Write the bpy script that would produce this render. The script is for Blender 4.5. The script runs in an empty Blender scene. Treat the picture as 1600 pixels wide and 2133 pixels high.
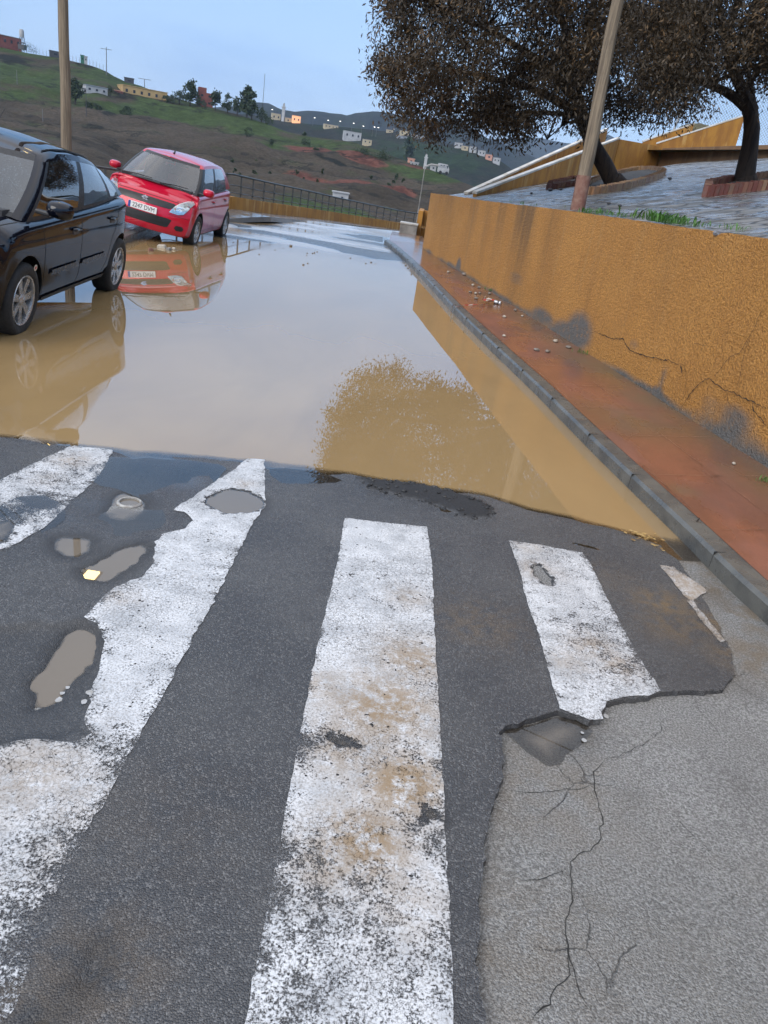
import bpy, math, random
import numpy as np
from mathutils import Vector, Matrix, geometry
from mathutils.bvhtree import BVHTree
from mathutils import noise as mnoise

random.seed(7)
rng = np.random.default_rng(7)
C = bpy.context.scene.collection
R = math.radians
PI = math.pi

# ------------------------------------------------------------------ camera, world, light
CAM_F, CAM_P, CAM_R, CAM_H = 1560.0, R(24.09), R(9.07), 1.77
cam_d = bpy.data.cameras.new("camera")
cam = bpy.data.objects.new("camera", cam_d)
C.objects.link(cam)
cam_d.sensor_fit = 'VERTICAL'
cam_d.sensor_height = 36.0
cam_d.sensor_width = 27.0
cam_d.lens = 36.0 * CAM_F / 2133.0
cam_d.clip_start = 0.05
cam_d.clip_end = 20000
_F = np.array([0, math.cos(CAM_P), -math.sin(CAM_P)])
_R0 = np.array([1.0, 0, 0])
_U0 = np.array([0, math.sin(CAM_P), math.cos(CAM_P)])
_R = math.cos(CAM_R) * _R0 + math.sin(CAM_R) * _U0
_U = math.cos(CAM_R) * _U0 - math.sin(CAM_R) * _R0
_O = np.array([0, 0, CAM_H])
m = Matrix(((_R[0], _U[0], -_F[0], 0), (_R[1], _U[1], -_F[1], 0), (_R[2], _U[2], -_F[2], CAM_H), (0, 0, 0, 1)))
cam.matrix_world = m
bpy.context.scene.camera = cam

SUN_EL, SUN_ROT = R(30), R(215)
world = bpy.data.worlds.new("World")
bpy.context.scene.world = world
world.use_nodes = True


class NT:
    """small helper to write node trees"""
    def __init__(s, nt):
        s.nt = nt
        nt.nodes.clear()

    def n(s, t, _o=None, _p=None, **ins):
        nd = s.nt.nodes.new(t)
        if _p:
            for k, v in _p.items():
                setattr(nd, k, v)
        for k, v in ins.items():
            if k[0] == 'i' and k[1:].isdigit():
                sock = nd.inputs[int(k[1:])]
            else:
                sock = nd.inputs[k.replace('_', ' ')]
            if isinstance(v, bpy.types.NodeSocket):
                s.nt.links.new(v, sock)
            elif v is not None:
                if isinstance(v, (tuple, list)) and len(v) == 3 and sock.type == 'RGBA':
                    v = (*v, 1)
                sock.default_value = v
        if _o is None:
            return nd.outputs[0] if len(nd.outputs) else nd
        if _o == '':
            return nd
        return nd.outputs[_o]

    def math(s, op, a, b=None, c=None, clamp=False):
        ins = {'i0': a}
        if b is not None:
            ins['i1'] = b
        if c is not None:
            ins['i2'] = c
        return s.n('ShaderNodeMath', _p={'operation': op, 'use_clamp': clamp}, **ins)

    def mix(s, f, a, b, mode='MIX'):
        return s.n('ShaderNodeMixRGB', _p={'blend_type': mode}, i0=f, i1=a, i2=b)

    def noise(s, vec, scale, detail=4, rough=.55, dist=0, out=0):
        return s.n('ShaderNodeTexNoise', _o=out, Vector=vec, Scale=scale, Detail=detail, Roughness=rough, Distortion=dist)

    def vor(s, vec, scale, feature='F1', out='Distance', rnd=1.0):
        return s.n('ShaderNodeTexVoronoi', _o=out, _p={'feature': feature}, Vector=vec, Scale=scale, Randomness=rnd)

    def ramp(s, f, lo, hi, a=0.0, b=1.0, smooth=True):
        return s.n('ShaderNodeMapRange', _p={'interpolation_type': 'SMOOTHSTEP' if smooth else 'LINEAR'},
                   i0=f, i1=lo, i2=hi, i3=a, i4=b)

    def pos(s, scale=None):
        p = s.n('ShaderNodeNewGeometry', _o='Position')
        if scale:
            p = s.n('ShaderNodeMapping', Vector=p, Scale=scale)
        return p

    def obj(s, scale=None):
        p = s.n('ShaderNodeTexCoord', _o='Object')
        if scale:
            p = s.n('ShaderNodeMapping', Vector=p, Scale=scale)
        return p

    def attr(s, name):
        return s.n('ShaderNodeAttribute', _o='Fac', _p={'attribute_name': name})

    def bump(s, h, strength=.5, dist=.01, normal=None):
        if normal is None:
            return s.n('ShaderNodeBump', Strength=strength, Distance=dist, Height=h)
        return s.n('ShaderNodeBump', Strength=strength, Distance=dist, Height=h, Normal=normal)

    def pbsdf(s, col, rough=.6, normal=None, metal=0.0, ior=1.5, spec=.5, coat=0.0, coat_rough=.03, alpha=None, emit=None, estr=0):
        ins = dict(Base_Color=col, Roughness=rough, Metallic=metal, IOR=ior)
        nd = s.n('ShaderNodeBsdfPrincipled', _o='', **ins)
        nd.inputs['Specular IOR Level'].default_value = spec
        nd.inputs['Coat Weight'].default_value = coat
        nd.inputs['Coat Roughness'].default_value = coat_rough
        if normal is not None:
            s.nt.links.new(normal, nd.inputs['Normal'])
        if alpha is not None:
            s.nt.links.new(alpha, nd.inputs['Alpha'])
        if emit is not None:
            nd.inputs['Emission Color'].default_value = (*emit, 1)
            nd.inputs['Emission Strength'].default_value = estr
        return nd.outputs[0]

    def out(s, sh):
        s.n('ShaderNodeOutputMaterial', Surface=sh)


w = NT(world.node_tree)
sky = w.n('ShaderNodeTexSky', _p={'sky_type': 'NISHITA', 'sun_disc': False, 'sun_elevation': SUN_EL,
                                 'sun_rotation': SUN_ROT, 'air_density': 1.2, 'dust_density': .6, 'ozone_density': 2.0})
tc = w.n('ShaderNodeTexCoord', _o='Generated')
sep = w.n('ShaderNodeSeparateXYZ', _o='', Vector=tc)
el = sep.outputs[2]
mp = w.n('ShaderNodeMapping', Vector=tc, Scale=(1.0, 1.0, 3.2))
cl = w.noise(mp, 1.7, 6, .58, .4)
cov = w.ramp(cl, .38, .62)
hi = w.ramp(el, .30, .80)
# overcast veil: blue low down, pale with a faint mauve tint overhead
c_low = w.mix(cov, (.88, 2.15, 5.5), (2.4, 3.8, 6.5))
c_mid = w.mix(cov, (2.2, 4.9, 9.2), (3.8, 6.2, 9.8))
c_high = w.mix(cov, (9.0, 9.4, 10.4), (12.5, 12.2, 12.4))
veil = w.mix(hi, w.mix(w.ramp(el, .15, .34), c_low, c_mid), c_high)
skyc = w.mix(.72, sky, veil)
bg = w.n('ShaderNodeBackground', Color=skyc, Strength=.1)
w.n('ShaderNodeOutputWorld', Surface=bg)

sun_d = bpy.data.lights.new("sun", 'SUN')
sun_d.energy = 1.5
sun_d.angle = R(40)
sun_d.color = (1.0, .94, .86)
sun = bpy.data.objects.new("sun", sun_d)
C.objects.link(sun)
# sun_rotation turns clockwise from +Y seen from above; the lamp uses the same direction
_sd = Vector((math.sin(SUN_ROT) * math.cos(SUN_EL), math.cos(SUN_ROT) * math.cos(SUN_EL), math.sin(SUN_EL)))
sun.rotation_euler = _sd.to_track_quat('Z', 'Y').to_euler()
vs = bpy.context.scene.view_settings
vs.view_transform = 'Standard'
vs.look = 'None'
vs.exposure = 0.82
vs.gamma = 1.0
bpy.context.scene.cycles.max_bounces = 8
bpy.context.scene.cycles.transparent_max_bounces = 16
bpy.context.scene.cycles.caustics_reflective = False
bpy.context.scene.cycles.caustics_refractive = False


# ------------------------------------------------------------------ survey: photo measurements -> places
def ray(x, y):
    return _F + (x - 800.0) / CAM_F * _R + (1066.5 - y) / CAM_F * _U


def G(x, y, z=0.0):                       # point of the level z
    d = ray(x, y)
    return _O + d * (z - CAM_H) / d[2]


def A(x, y, Y):                           # point at the distance Y up the street
    d = ray(x, y)
    return _O + d * Y / d[1]


def hor(x):
    return 378 + .1596 * (x - 910)


def sstep(a, b, x):
    t = np.clip((np.asarray(x, float) - a) / (b - a), 0, 1)
    return t * t * (3 - 2 * t)


def lerp(a, b, t):
    return a + (b - a) * t


def fnoise(x, y, z=0.0, oct=4):
    return mnoise.fractal(Vector((x, y, z)), 1.0, 2.0, oct)


# ------------------------------------------------------------------ mesh helpers
class MB:
    def __init__(s):
        s.v = []
        s.f = []

    def add(s, vs_, fs):
        o = len(s.v)
        s.v += [tuple(map(float, p)) for p in vs_]
        s.f += [tuple(i + o for i in f) for f in fs]
        return s

    def box(s, c, size, rz=0.0, taper=1.0, M=None):
        x, y, z = size[0] / 2, size[1] / 2, size[2] / 2
        P = []
        for sz in (-1, 1):
            k = taper if sz > 0 else 1.0
            for sx, sy in ((-1, -1), (1, -1), (1, 1), (-1, 1)):
                P.append(Vector((sx * x * k, sy * y * k, sz * z)))
        rot = M if M is not None else Matrix.Rotation(rz, 3, 'Z')
        P = [rot @ p + Vector(c) for p in P]
        return s.add(P, [(3, 2, 1, 0), (4, 5, 6, 7), (0, 1, 5, 4), (1, 2, 6, 5), (2, 3, 7, 6), (3, 0, 4, 7)])

    def tube(s, pts, rad, n=8, cap=True):
        pts = [Vector(p) for p in pts]
        if not hasattr(rad, '__len__'):
            rad = [rad] * len(pts)
        o = len(s.v)
        prev = None
        for i, p in enumerate(pts):
            a = pts[max(i - 1, 0)]
            b = pts[min(i + 1, len(pts) - 1)]
            t = (b - a).normalized()
            if prev is None:
                ref = Vector((1, 0, 0)) if abs(t.x) < .8 else Vector((0, 1, 0))
                u = t.cross(ref).normalized()
            else:
                u = (prev - t * prev.dot(t)).normalized()
            prev = u
            v_ = t.cross(u)
            for k in range(n):
                an = 2 * PI * k / n
                s.v.append(tuple(p + (u * math.cos(an) + v_ * math.sin(an)) * rad[i]))
        for i in range(len(pts) - 1):
            for k in range(n):
                k2 = (k + 1) % n
                s.f.append((o + i * n + k, o + i * n + k2, o + (i + 1) * n + k2, o + (i + 1) * n + k))
        if cap:
            s.f.append(tuple(o + k for k in reversed(range(n))))
            s.f.append(tuple(o + (len(pts) - 1) * n + k for k in range(n)))
        return s

    def lathe(s, prof, n=24, axis='Z', c=(0, 0, 0), closed=False):
        o = len(s.v)
        for r_, h in prof:
            for k in range(n):
                a = 2 * PI * k / n
                p = (r_ * math.cos(a), r_ * math.sin(a), h)
                if axis == 'Y':
                    p = (p[0], p[2], p[1])
                s.v.append((p[0] + c[0], p[1] + c[1], p[2] + c[2]))
        m_ = len(prof)
        for i in range(m_ if closed else m_ - 1):
            for k in range(n):
                k2 = (k + 1) % n
                i2 = (i + 1) % m_
                q = (o + i * n + k, o + i * n + k2, o + i2 * n + k2, o + i2 * n + k)
                s.f.append(q if axis == 'Z' else q[::-1])
        return s

    def prism(s, poly, d):                     # closed polygon of 3D points pushed along d
        n = len(poly)
        P = [Vector(p) for p in poly] + [Vector(p) + Vector(d) for p in poly]
        F = [tuple(range(n)), tuple(range(2 * n - 1, n - 1, -1))]
        F += [(i, i + n, (i + 1) % n + n, (i + 1) % n) for i in range(n)]
        return s.add(P, F)

    def sphere(s, c, r_, nu=10, nv=7, sq=(1, 1, 1), jit=0.0):
        o = len(s.v)
        rr = random.Random(int(abs(c[0] * 91 + c[1] * 37) * 1000) % 99991)
        for j in range(nv + 1):
            th = PI * j / nv
            for i in range(nu):
                a = 2 * PI * i / nu
                q = r_ * (1 + jit * (rr.random() - .5))
                s.v.append((c[0] + q * sq[0] * math.sin(th) * math.cos(a), c[1] + q * sq[1] * math.sin(th) * math.sin(a),
                            c[2] + q * sq[2] * math.cos(th)))
        for j in range(nv):
            for i in range(nu):
                i2 = (i + 1) % nu
                s.f.append((o + j * nu + i, o + (j + 1) * nu + i, o + (j + 1) * nu + i2, o + j * nu + i2))
        return s


def mesh_of(name, v, f, mat=None, smooth=False, attrs=None, sharp=None):
    me = bpy.data.meshes.new(name)
    me.from_pydata([tuple(p) for p in v], [], [tuple(q) for q in f])
    if mat:
        me.materials.append(mat)
    if smooth:
        me.polygons.foreach_set('use_smooth', [True] * len(me.polygons))
        if sharp:
            me.set_sharp_from_angle(angle=R(sharp))
    for k, a in (attrs or {}).items():
        at_ = me.attributes.new(k, 'FLOAT', 'POINT')
        at_.data.foreach_set('value', np.asarray(a, dtype=np.float32))
    me.update()
    return me


def obj(name, mb, mat, parent=None, smooth=False, attrs=None, sharp=40, bevel=0.0, label=None):
    v, f = (mb.v, mb.f) if isinstance(mb, MB) else mb
    o = bpy.data.objects.new(name, mesh_of(name, v, f, mat, smooth, attrs, sharp if smooth else None))
    C.objects.link(o)
    if parent:
        o.parent = parent
    if bevel:
        md = o.modifiers.new("bevel", 'BEVEL')
        md.width = bevel
        md.segments = 2
        md.limit_method = 'ANGLE'
        md.angle_limit = R(35)
    if label:
        o['label'] = label
    return o


def tag(o, label, cat, group=None):
    o['label'] = label
    o['category'] = cat
    if group:
        o['group'] = group
    return o


def struct(name, mb, mat, kind='structure', **k):
    o = obj(name, mb, mat, **k)
    o['kind'] = kind
    return o


def thing(name, label, cat, loc=(0, 0, 0), rz=0.0, group=None):
    o = bpy.data.objects.new(name, None)
    o.empty_display_size = .1
    o.location = tuple(map(float, loc))
    o.rotation_euler = (0, 0, rz)
    C.objects.link(o)
    return tag(o, label, cat, group)


def pip(poly, pts):
    poly = np.asarray(poly)[:, :2]
    x, y = pts[:, 0], pts[:, 1]
    ins = np.zeros(len(pts), bool)
    j = len(poly) - 1
    for i in range(len(poly)):
        xi, yi = poly[i]
        xj, yj = poly[j]
        c = ((yi > y) != (yj > y)) & (x < (xj - xi) * (y - yi) / (yj - yi + 1e-12) + xi)
        ins ^= c
        j = i
    return ins


def densify(poly, step, closed=True):
    P = [np.asarray(p, float) for p in poly]
    out = []
    n = len(P)
    for i in range(n if closed else n - 1):
        a, b = P[i], P[(i + 1) % n]
        k = max(1, int(np.linalg.norm(b - a) / step))
        for q in range(k):
            out.append(a + (b - a) * q / k)
    if not closed:
        out.append(P[-1])
    return np.array(out)


def wobble(poly, amp, sc, seed=0.0):
    out = []
    for p in poly:
        out.append((p[0] + amp * fnoise(p[0] * sc, p[1] * sc, seed), p[1] + amp * fnoise(p[0] * sc, p[1] * sc, seed + 9.7)))
    return np.array(out)


def smooth_poly(P, it=2):
    P = np.asarray(P, float)
    for _ in range(it):
        Q = np.empty((len(P) * 2, P.shape[1]))
        nx = np.roll(P, -1, 0)
        Q[0::2] = .75 * P + .25 * nx
        Q[1::2] = .25 * P + .75 * nx
        P = Q
    return P


def tri_sheet(poly, spacing, extra=None, jitter=.3, inner=None):
    """triangulate an xy polygon with interior points; spacing may be a function of (x, y) arrays"""
    poly = np.asarray(poly)[:, :2]
    lo, hi = poly.min(0), poly.max(0)
    pts = []
    if inner is None:
        zones = [(lo, hi, spacing)]
    else:
        zones = inner
    for a, b, sp in zones:
        xs = np.arange(a[0], b[0], sp)
        ys = np.arange(a[1], b[1], sp)
        X, Y = np.meshgrid(xs, ys)
        q = np.stack([X.ravel(), Y.ravel()], 1)
        q += (rng.random(q.shape) - .5) * sp * jitter
        pts.append(q)
    q = np.concatenate(pts + ([np.asarray(extra)[:, :2]] if extra is not None and len(extra) else []))
    q = q[pip(poly, q)]
    V = [Vector(p) for p in poly] + [Vector(p) for p in q]
    n = len(poly)
    r_ = geometry.delaunay_2d_cdt(V, [], [list(range(n))], 1, 1e-5)
    v2 = np.array([tuple(p) for p in r_[0]])
    return v2, [tuple(f) for f in r_[2]]


def dist_poly(pts, poly, closed=True):
    poly = np.asarray(poly)[:, :2]
    d = np.full(len(pts), 1e9)
    n = len(poly)
    for i in range(n if closed else n - 1):
        a, b = poly[i], poly[(i + 1) % n]
        ab = b - a
        t = np.clip(((pts - a) @ ab) / (ab @ ab + 1e-12), 0, 1)
        d = np.minimum(d, np.linalg.norm(pts - a - t[:, None] * ab, axis=1))
    return d


# ------------------------------------------------------------------ materials
MATS = {}


def new_mat(name):
    m_ = bpy.data.materials.new(name)
    m_.use_nodes = True
    MATS[name] = m_
    return m_, NT(m_.node_tree)


def plain(name, col, rough=.6, metal=0.0, var=.25, sc=6.0, bump=0.0, bsc=60.0, coat=0.0, spec=.5, col2=None, local=True):
    m_, t = new_mat(name)
    v = t.obj() if local else t.pos()
    nz = t.noise(v, sc, 5, .6)
    c2 = col2 if col2 else tuple(c * (1 - var) for c in col)
    cc = t.mix(t.ramp(nz, .35, .68), col, c2)
    nrm = None
    if bump:
        nrm = t.bump(t.noise(v, bsc, 4, .65), bump, .01)
    rg = t.ramp(t.noise(v, sc * 2.3, 3), .3, .7, max(.02, rough - .08), min(1, rough + .08))
    t.out(t.pbsdf(cc, rg, nrm, metal, coat=coat, spec=spec))
    return m_


def mat_asphalt():
    m_, t = new_mat('asphalt')
    p = t.pos()
    cell = t.n('ShaderNodeTexVoronoi', _o='', Vector=p, Scale=210.0)
    sepc = t.n('ShaderNodeSeparateColor', _o='', Color=cell.outputs['Color'])
    val = sepc.outputs[0]
    big = t.noise(p, 1.3, 5, .6)
    mid = t.noise(p, 9.0, 5, .6)
    chip = t.ramp(val, .74, .98)
    base = t.mix(t.ramp(big, .35, .65), (.044, .045, .048), (.070, .069, .068))
    base = t.mix(t.math('MULTIPLY', chip, .55), base, (.22, .216, .21))
    base = t.mix(t.ramp(mid, .55, .75, 0, .35), base, (.024, .025, .028))
    # washed-in silt
    silt = t.math('MULTIPLY', t.attr('silt'), t.ramp(t.noise(p, 14, 5, .65), .32, .62), clamp=True)
    base = t.mix(silt, base, (.17, .115, .058))
    wet = t.attr('wet')
    base = t.mix(t.math('MULTIPLY', wet, .55), base, (.013, .015, .019))
    base = t.mix(t.attr('tar'), base, (.010, .010, .011))
    h = t.math('ADD', t.math('MULTIPLY', cell.outputs['Distance'], -1.0), t.math('MULTIPLY', t.noise(p, 300, 2), .4))
    h = t.math('MULTIPLY', h, t.math('SUBTRACT', 1.0, t.math('MULTIPLY', wet, .95)))
    n1 = t.bump(h, .7, .0055)
    n2 = t.bump(t.noise(p, 9, 3, .6), .12, .012, n1)
    rgh = t.math('SUBTRACT', t.ramp(val, 0, 1, .26, .50), t.math('MULTIPLY', wet, .25))
    rgh = t.math('ADD', rgh, t.math('MULTIPLY', t.attr('tar'), .35))
    t.out(t.pbsdf(base, rgh, n2, spec=.55))
    return m_


def mat_concrete_road():
    m_, t = new_mat('worn_road')
    p = t.pos()
    cell = t.n('ShaderNodeTexVoronoi', _o='', Vector=p, Scale=170.0)
    val = t.n('ShaderNodeSeparateColor', _o='', Color=cell.outputs['Color']).outputs[0]
    big = t.noise(p, 1.1, 6, .62)
    fine = t.noise(p, 120, 4, .7)
    c = t.mix(t.ramp(big, .33, .68), (.34, .333, .315), (.45, .44, .42))
    c = t.mix(t.ramp(fine, .36, .60, 0, .75), c, (.085, .08, .072))
    c = t.mix(t.ramp(t.noise(p, 3.2, 5, .65), .5, .72, 0, .3), c, (.24, .22, .185))
    c = t.mix(t.ramp(val, .86, 1.0, 0, .45), c, (.36, .35, .33))
    silt = t.math('MULTIPLY', t.attr('silt'), t.ramp(t.noise(p, 7, 5, .65), .35, .6), clamp=True)
    c = t.mix(silt, c, (.20, .145, .085))
    wet = t.attr('wet')
    c = t.mix(t.math('MULTIPLY', wet, .6), c, (.035, .036, .038))
    # hair cracks
    wv = t.n('ShaderNodeMixRGB', _p={'blend_type': 'ADD'}, i0=.12, i1=p, i2=t.noise(p, 3.5, 5, .6, out='Color'))
    ce = t.vor(wv, 2.6, 'DISTANCE_TO_EDGE')
    cr = t.math('MULTIPLY', t.ramp(ce, .0, .008, 1, 0), t.ramp(t.noise(p, 1.7, 3), .50, .66), clamp=True)
    c = t.mix(t.math('MULTIPLY', cr, .5), c, (.03, .029, .027))
    h = t.math('ADD', t.math('MULTIPLY', cell.outputs['Distance'], -.8), fine)
    h = t.math('SUBTRACT', h, t.math('MULTIPLY', cr, 1.5))
    n1 = t.bump(h, 1.0, .010)
    rgh = t.math('SUBTRACT', t.ramp(fine, .3, .7, .42, .7), t.math('MULTIPLY', wet, .36))
    t.out(t.pbsdf(c, rgh, n1, spec=.5))
    return m_


def mat_paint():
    m_, t = new_mat('road_paint')
    p = t.pos()
    wear = t.attr('wear')
    mud = t.attr('mud')
    wv = t.n('ShaderNodeMixRGB', _p={'blend_type': 'ADD'}, i0=.018, i1=p, i2=t.noise(p, 60, 3, .6, out='Color'))
    ce = t.vor(wv, 52.0, 'DISTANCE_TO_EDGE')
    crack = t.ramp(ce, .0, .045, 1, 0)
    cz = t.ramp(t.noise(p, 2.4, 4), .42, .6)
    grain = t.noise(p, 120, 6, .78)
    n2 = t.noise(p, 17, 5, .65)
    score = t.math('ADD', t.math('MULTIPLY', grain, .62), t.math('MULTIPLY', n2, .38))
    thr = t.math('MULTIPLY_ADD', wear, .27, .30)
    a = t.math('MULTIPLY', t.math('SUBTRACT', score, thr), 14.0, clamp=True)
    a = t.math('SUBTRACT', a, t.math('MULTIPLY', t.math('MULTIPLY', crack, cz), .6), clamp=True)
    pits = t.ramp(t.noise(p, 45, 2, .5), .70, .735, 1, 0)
    a = t.math('MULTIPLY', a, pits)
    tone = t.noise(p, 7, 5, .6)
    c = t.mix(t.ramp(tone, .35, .7), (.68, .685, .69), (.46, .47, .48))
    c = t.mix(t.ramp(grain, .40, .56, .7, 0), c, (.26, .25, .235))
    mm = t.math('MULTIPLY', t.math('MULTIPLY', mud, 1.25), t.ramp(t.noise(p, 22, 6, .75), .30, .58), clamp=True)
    c = t.mix(mm, c, (.28, .20, .12))
    nrm = t.bump(t.math('ADD', t.math('MULTIPLY', grain, .7), a), .6, .006)
    pb = t.pbsdf(c, .42, nrm, spec=.45)
    tr = t.n('ShaderNodeBsdfTransparent')
    t.out(t.n('ShaderNodeMixShader', i0=a, i1=tr, i2=pb))
    return m_


def mat_water(name, col, clear, ripple=.02, ior=1.8):
    """turbid water: murkier with depth (vertex attribute in metres), mirror-smooth top"""
    m_, t = new_mat(name)
    p = t.pos()
    d = t.attr('depth')
    murk = t.ramp(d, 0.0, clear, 0.10, 1.0)
    lay = t.noise(t.pos((.5, .22, 1)), 1.6, 4, .55, .6)
    c = t.mix(t.ramp(lay, .32, .7), col, tuple(q * .86 for q in col))
    rip = t.noise(t.pos((1.0, .45, 1)), 2.2, 3, .5)
    nrm = t.bump(rip, ripple, .02)
    body = t.n('ShaderNodeBsdfDiffuse', Color=c, Normal=nrm)
    thin = t.n('ShaderNodeMixShader', i0=murk, i1=t.n('ShaderNodeBsdfTransparent', Color=(.72, .70, .66)), i2=body)
    gl = t.n('ShaderNodeBsdfGlossy', Color=(1, 1, 1), Roughness=t.math('MULTIPLY_ADD', t.attr('ruffle'), .30, .004), Normal=nrm)
    fr = t.n('ShaderNodeFresnel', IOR=ior, Normal=nrm)
    t.out(t.n('ShaderNodeMixShader', i0=fr, i1=thin, i2=gl))
    return m_


def mat_glass(name, tint=(.55, .62, .60), drops=0.0, film=.04):
    m_, t = new_mat(name)
    fr = t.n('ShaderNodeFresnel', IOR=1.52)
    fr2 = t.math('MULTIPLY_ADD', fr, 1.5, .04, clamp=True)
    tr = t.n('ShaderNodeBsdfTransparent', Color=tint)
    df = t.n('ShaderNodeBsdfDiffuse', Color=(.42, .55, .62))
    p = t.obj()
    fm = film
    if drops:
        fm = t.math('MULTIPLY_ADD', t.ramp(t.vor(p, 60), .22, .12), drops, film)
        fm = t.math('MULTIPLY', fm, t.ramp(t.noise(p, 5, 3), .40, .60, .45, 1))
    a = t.n('ShaderNodeMixShader', i0=fm, i1=tr, i2=df)
    gl = t.n('ShaderNodeBsdfGlossy', Color=(1, 1, 1), Roughness=.015)
    t.out(t.n('ShaderNodeMixShader', i0=fr2, i1=a, i2=gl))
    return m_


def mat_carpaint(name, col, flake=.1, dirt=.25, coat=.9, spec=.05):
    m_, t = new_mat(name)
    p = t.obj()
    sepz = t.n('ShaderNodeSeparateXYZ', _o='', Vector=p).outputs[2]
    d = t.math('MULTIPLY', t.ramp(sepz, .55, .18, 0, 1), t.ramp(t.noise(p, 8, 5, .65), .35, .7, .2, 1))
    c = t.mix(t.math('MULTIPLY', d, dirt), col, (.16, .12, .08))
    nrm = t.bump(t.noise(p, 3.0, 2), .015, .01)
    t.out(t.pbsdf(c, t.math('MULTIPLY_ADD', d, .3, .28), nrm, metal=flake, coat=coat, coat_rough=.02, spec=spec))
    return m_


def mat_stucco():
    m_, t = new_mat('ochre_render')
    p = t.pos()
    ps = t.pos((1, 1, .35))
    g1 = t.noise(p, 55, 5, .72)
    g2 = t.vor(p, 75)
    big = t.noise(p, 1.1, 5, .6)
    vert = t.noise(t.pos((3.2, 3.2, .28)), 1.6, 5, .65)
    c = t.mix(t.ramp(big, .3, .7), (.72, .355, .088), (.61, .29, .068))
    c = t.mix(t.ramp(vert, .52, .76, 0, .35), c, (.34, .17, .055))
    c = t.mix(t.ramp(t.noise(t.pos((4, 4, .22)), 1.9, 4), .58, .74, 0, .45), c, (.62, .36, .13))
    c = t.mix(t.ramp(g1, .40, .60, .6, 0), c, (.26, .11, .022))
    dirt = t.attr('dirt')
    dd = t.math('MULTIPLY', t.ramp(dirt, .25, .75), t.ramp(t.noise(p, 13, 6, .7), .25, .5, .45, 1), clamp=True)
    c = t.mix(dd, c, t.mix(t.noise(p, 30, 4), (.11, .105, .095), (.22, .21, .195)))
    strk = t.attr('streak')
    c = t.mix(t.math('MULTIPLY', strk, t.ramp(vert, .35, .6, .4, 1), clamp=True), c, (.13, .085, .045))
    h = t.math('ADD', g1, t.math('MULTIPLY', g2, -.5))
    lump = t.noise(p, 26, 3, .6)
    h = t.math('ADD', h, t.math('MULTIPLY', lump, 1.3))
    nrm = t.bump(h, 1.0, .035)
    t.out(t.pbsdf(c, .62, nrm, spec=.35))
    return m_


def mat_ochre(name='ochre_paint', c1=(.40, .19, .035), c2=(.27, .12, .028), c3=(.50, .30, .10)):
    m_, t = new_mat(name)
    p = t.pos()
    v = t.noise(t.pos((1.6, 1.6, .45)), 1.7, 5, .65)
    c = t.mix(t.ramp(v, .35, .65), c1, c2)
    c = t.mix(t.ramp(t.noise(t.pos((2.5, 2.5, .5)), 1.3, 4), .57, .66, 0, .7), c, c3)
    nrm = t.bump(t.noise(p, 40, 4, .7), .5, .01)
    t.out(t.pbsdf(c, .7, nrm, spec=.3))
    return m_


def mat_pavement():
    """red pressed pavement, wet, silted towards the wall"""
    m_, t = new_mat('red_pavement')
    p = t.pos()
    silt = t.attr('silt')
    joint = t.attr('joint')
    big = t.noise(t.pos((1.4, .8, 1)), 1.5, 5, .62)
    c = t.mix(t.ramp(big, .33, .68), (.25, .098, .060), (.17, .074, .050))
    c = t.mix(t.ramp(t.noise(p, 60, 4, .7), .45, .7, 0, .35), c, (.12, .045, .028))
    s2 = t.math('MULTIPLY', silt, t.ramp(t.noise(t.pos((1.2, .6, 1)), 2.6, 5, .65), .25, .6, .3, 1), clamp=True)
    c = t.mix(s2, c, (.135, .098, .055))
    wet = t.ramp(t.noise(t.pos((1.0, .5, 1)), 1.9, 4), .38, .62)
    wet = t.math('MAXIMUM', wet, t.attr('wet'))
    rgh = t.ramp(wet, 0, 1, .46, .12)
    fine = t.noise(p, 130, 3, .6)
    nrm = t.bump(t.math('MULTIPLY', fine, t.math('SUBTRACT', 1.0, t.math('MULTIPLY', wet, .7))), .35, .004)
    # joints: thin dark lines with a pale edge
    c = t.mix(joint, c, (.40, .20, .13))
    t.out(t.pbsdf(c, rgh, nrm, spec=.5))
    return m_


def mat_plaza():
    """sloping stone setts, soaked"""
    m_, t = new_mat('wet_setts')
    p = t.pos()
    wv = t.n('ShaderNodeMixRGB', _p={'blend_type': 'ADD'}, i0=.06, i1=p, i2=t.noise(p, 5, 3, out='Color'))
    mp_ = t.n('ShaderNodeMapping', Vector=wv, Scale=(2.6, 4.4, 1.0), Rotation=(0, 0, R(12)))
    vc = t.n('ShaderNodeTexVoronoi', _o='', Vector=mp_, Scale=1.0)
    ed = t.vor(mp_, 1.0, 'DISTANCE_TO_EDGE')
    val = t.n('ShaderNodeSeparateColor', _o='', Color=vc.outputs['Color']).outputs[1]
    c = t.mix(val, (.13, .125, .118), (.25, .24, .225))
    c = t.mix(t.ramp(ed, .0, .11, .95, 0), c, (.03, .028, .025))
    c = t.mix(t.ramp(t.noise(p, .9, 4), .5, .72, 0, .5), c, (.10, .085, .06))
    tilt = t.math('MULTIPLY_ADD', val, .7, t.math('MULTIPLY', t.ramp(ed, 0, .12), .6))
    nrm = t.bump(tilt, .9, .07)
    nrm = t.bump(t.noise(p, 14, 4, .65), .5, .015, nrm)
    rgh = t.ramp(t.noise(p, 1.6, 5, .6), .40, .60, .10, .48)
    t.out(t.pbsdf(c, rgh, nrm, spec=.6))
    return m_


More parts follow.
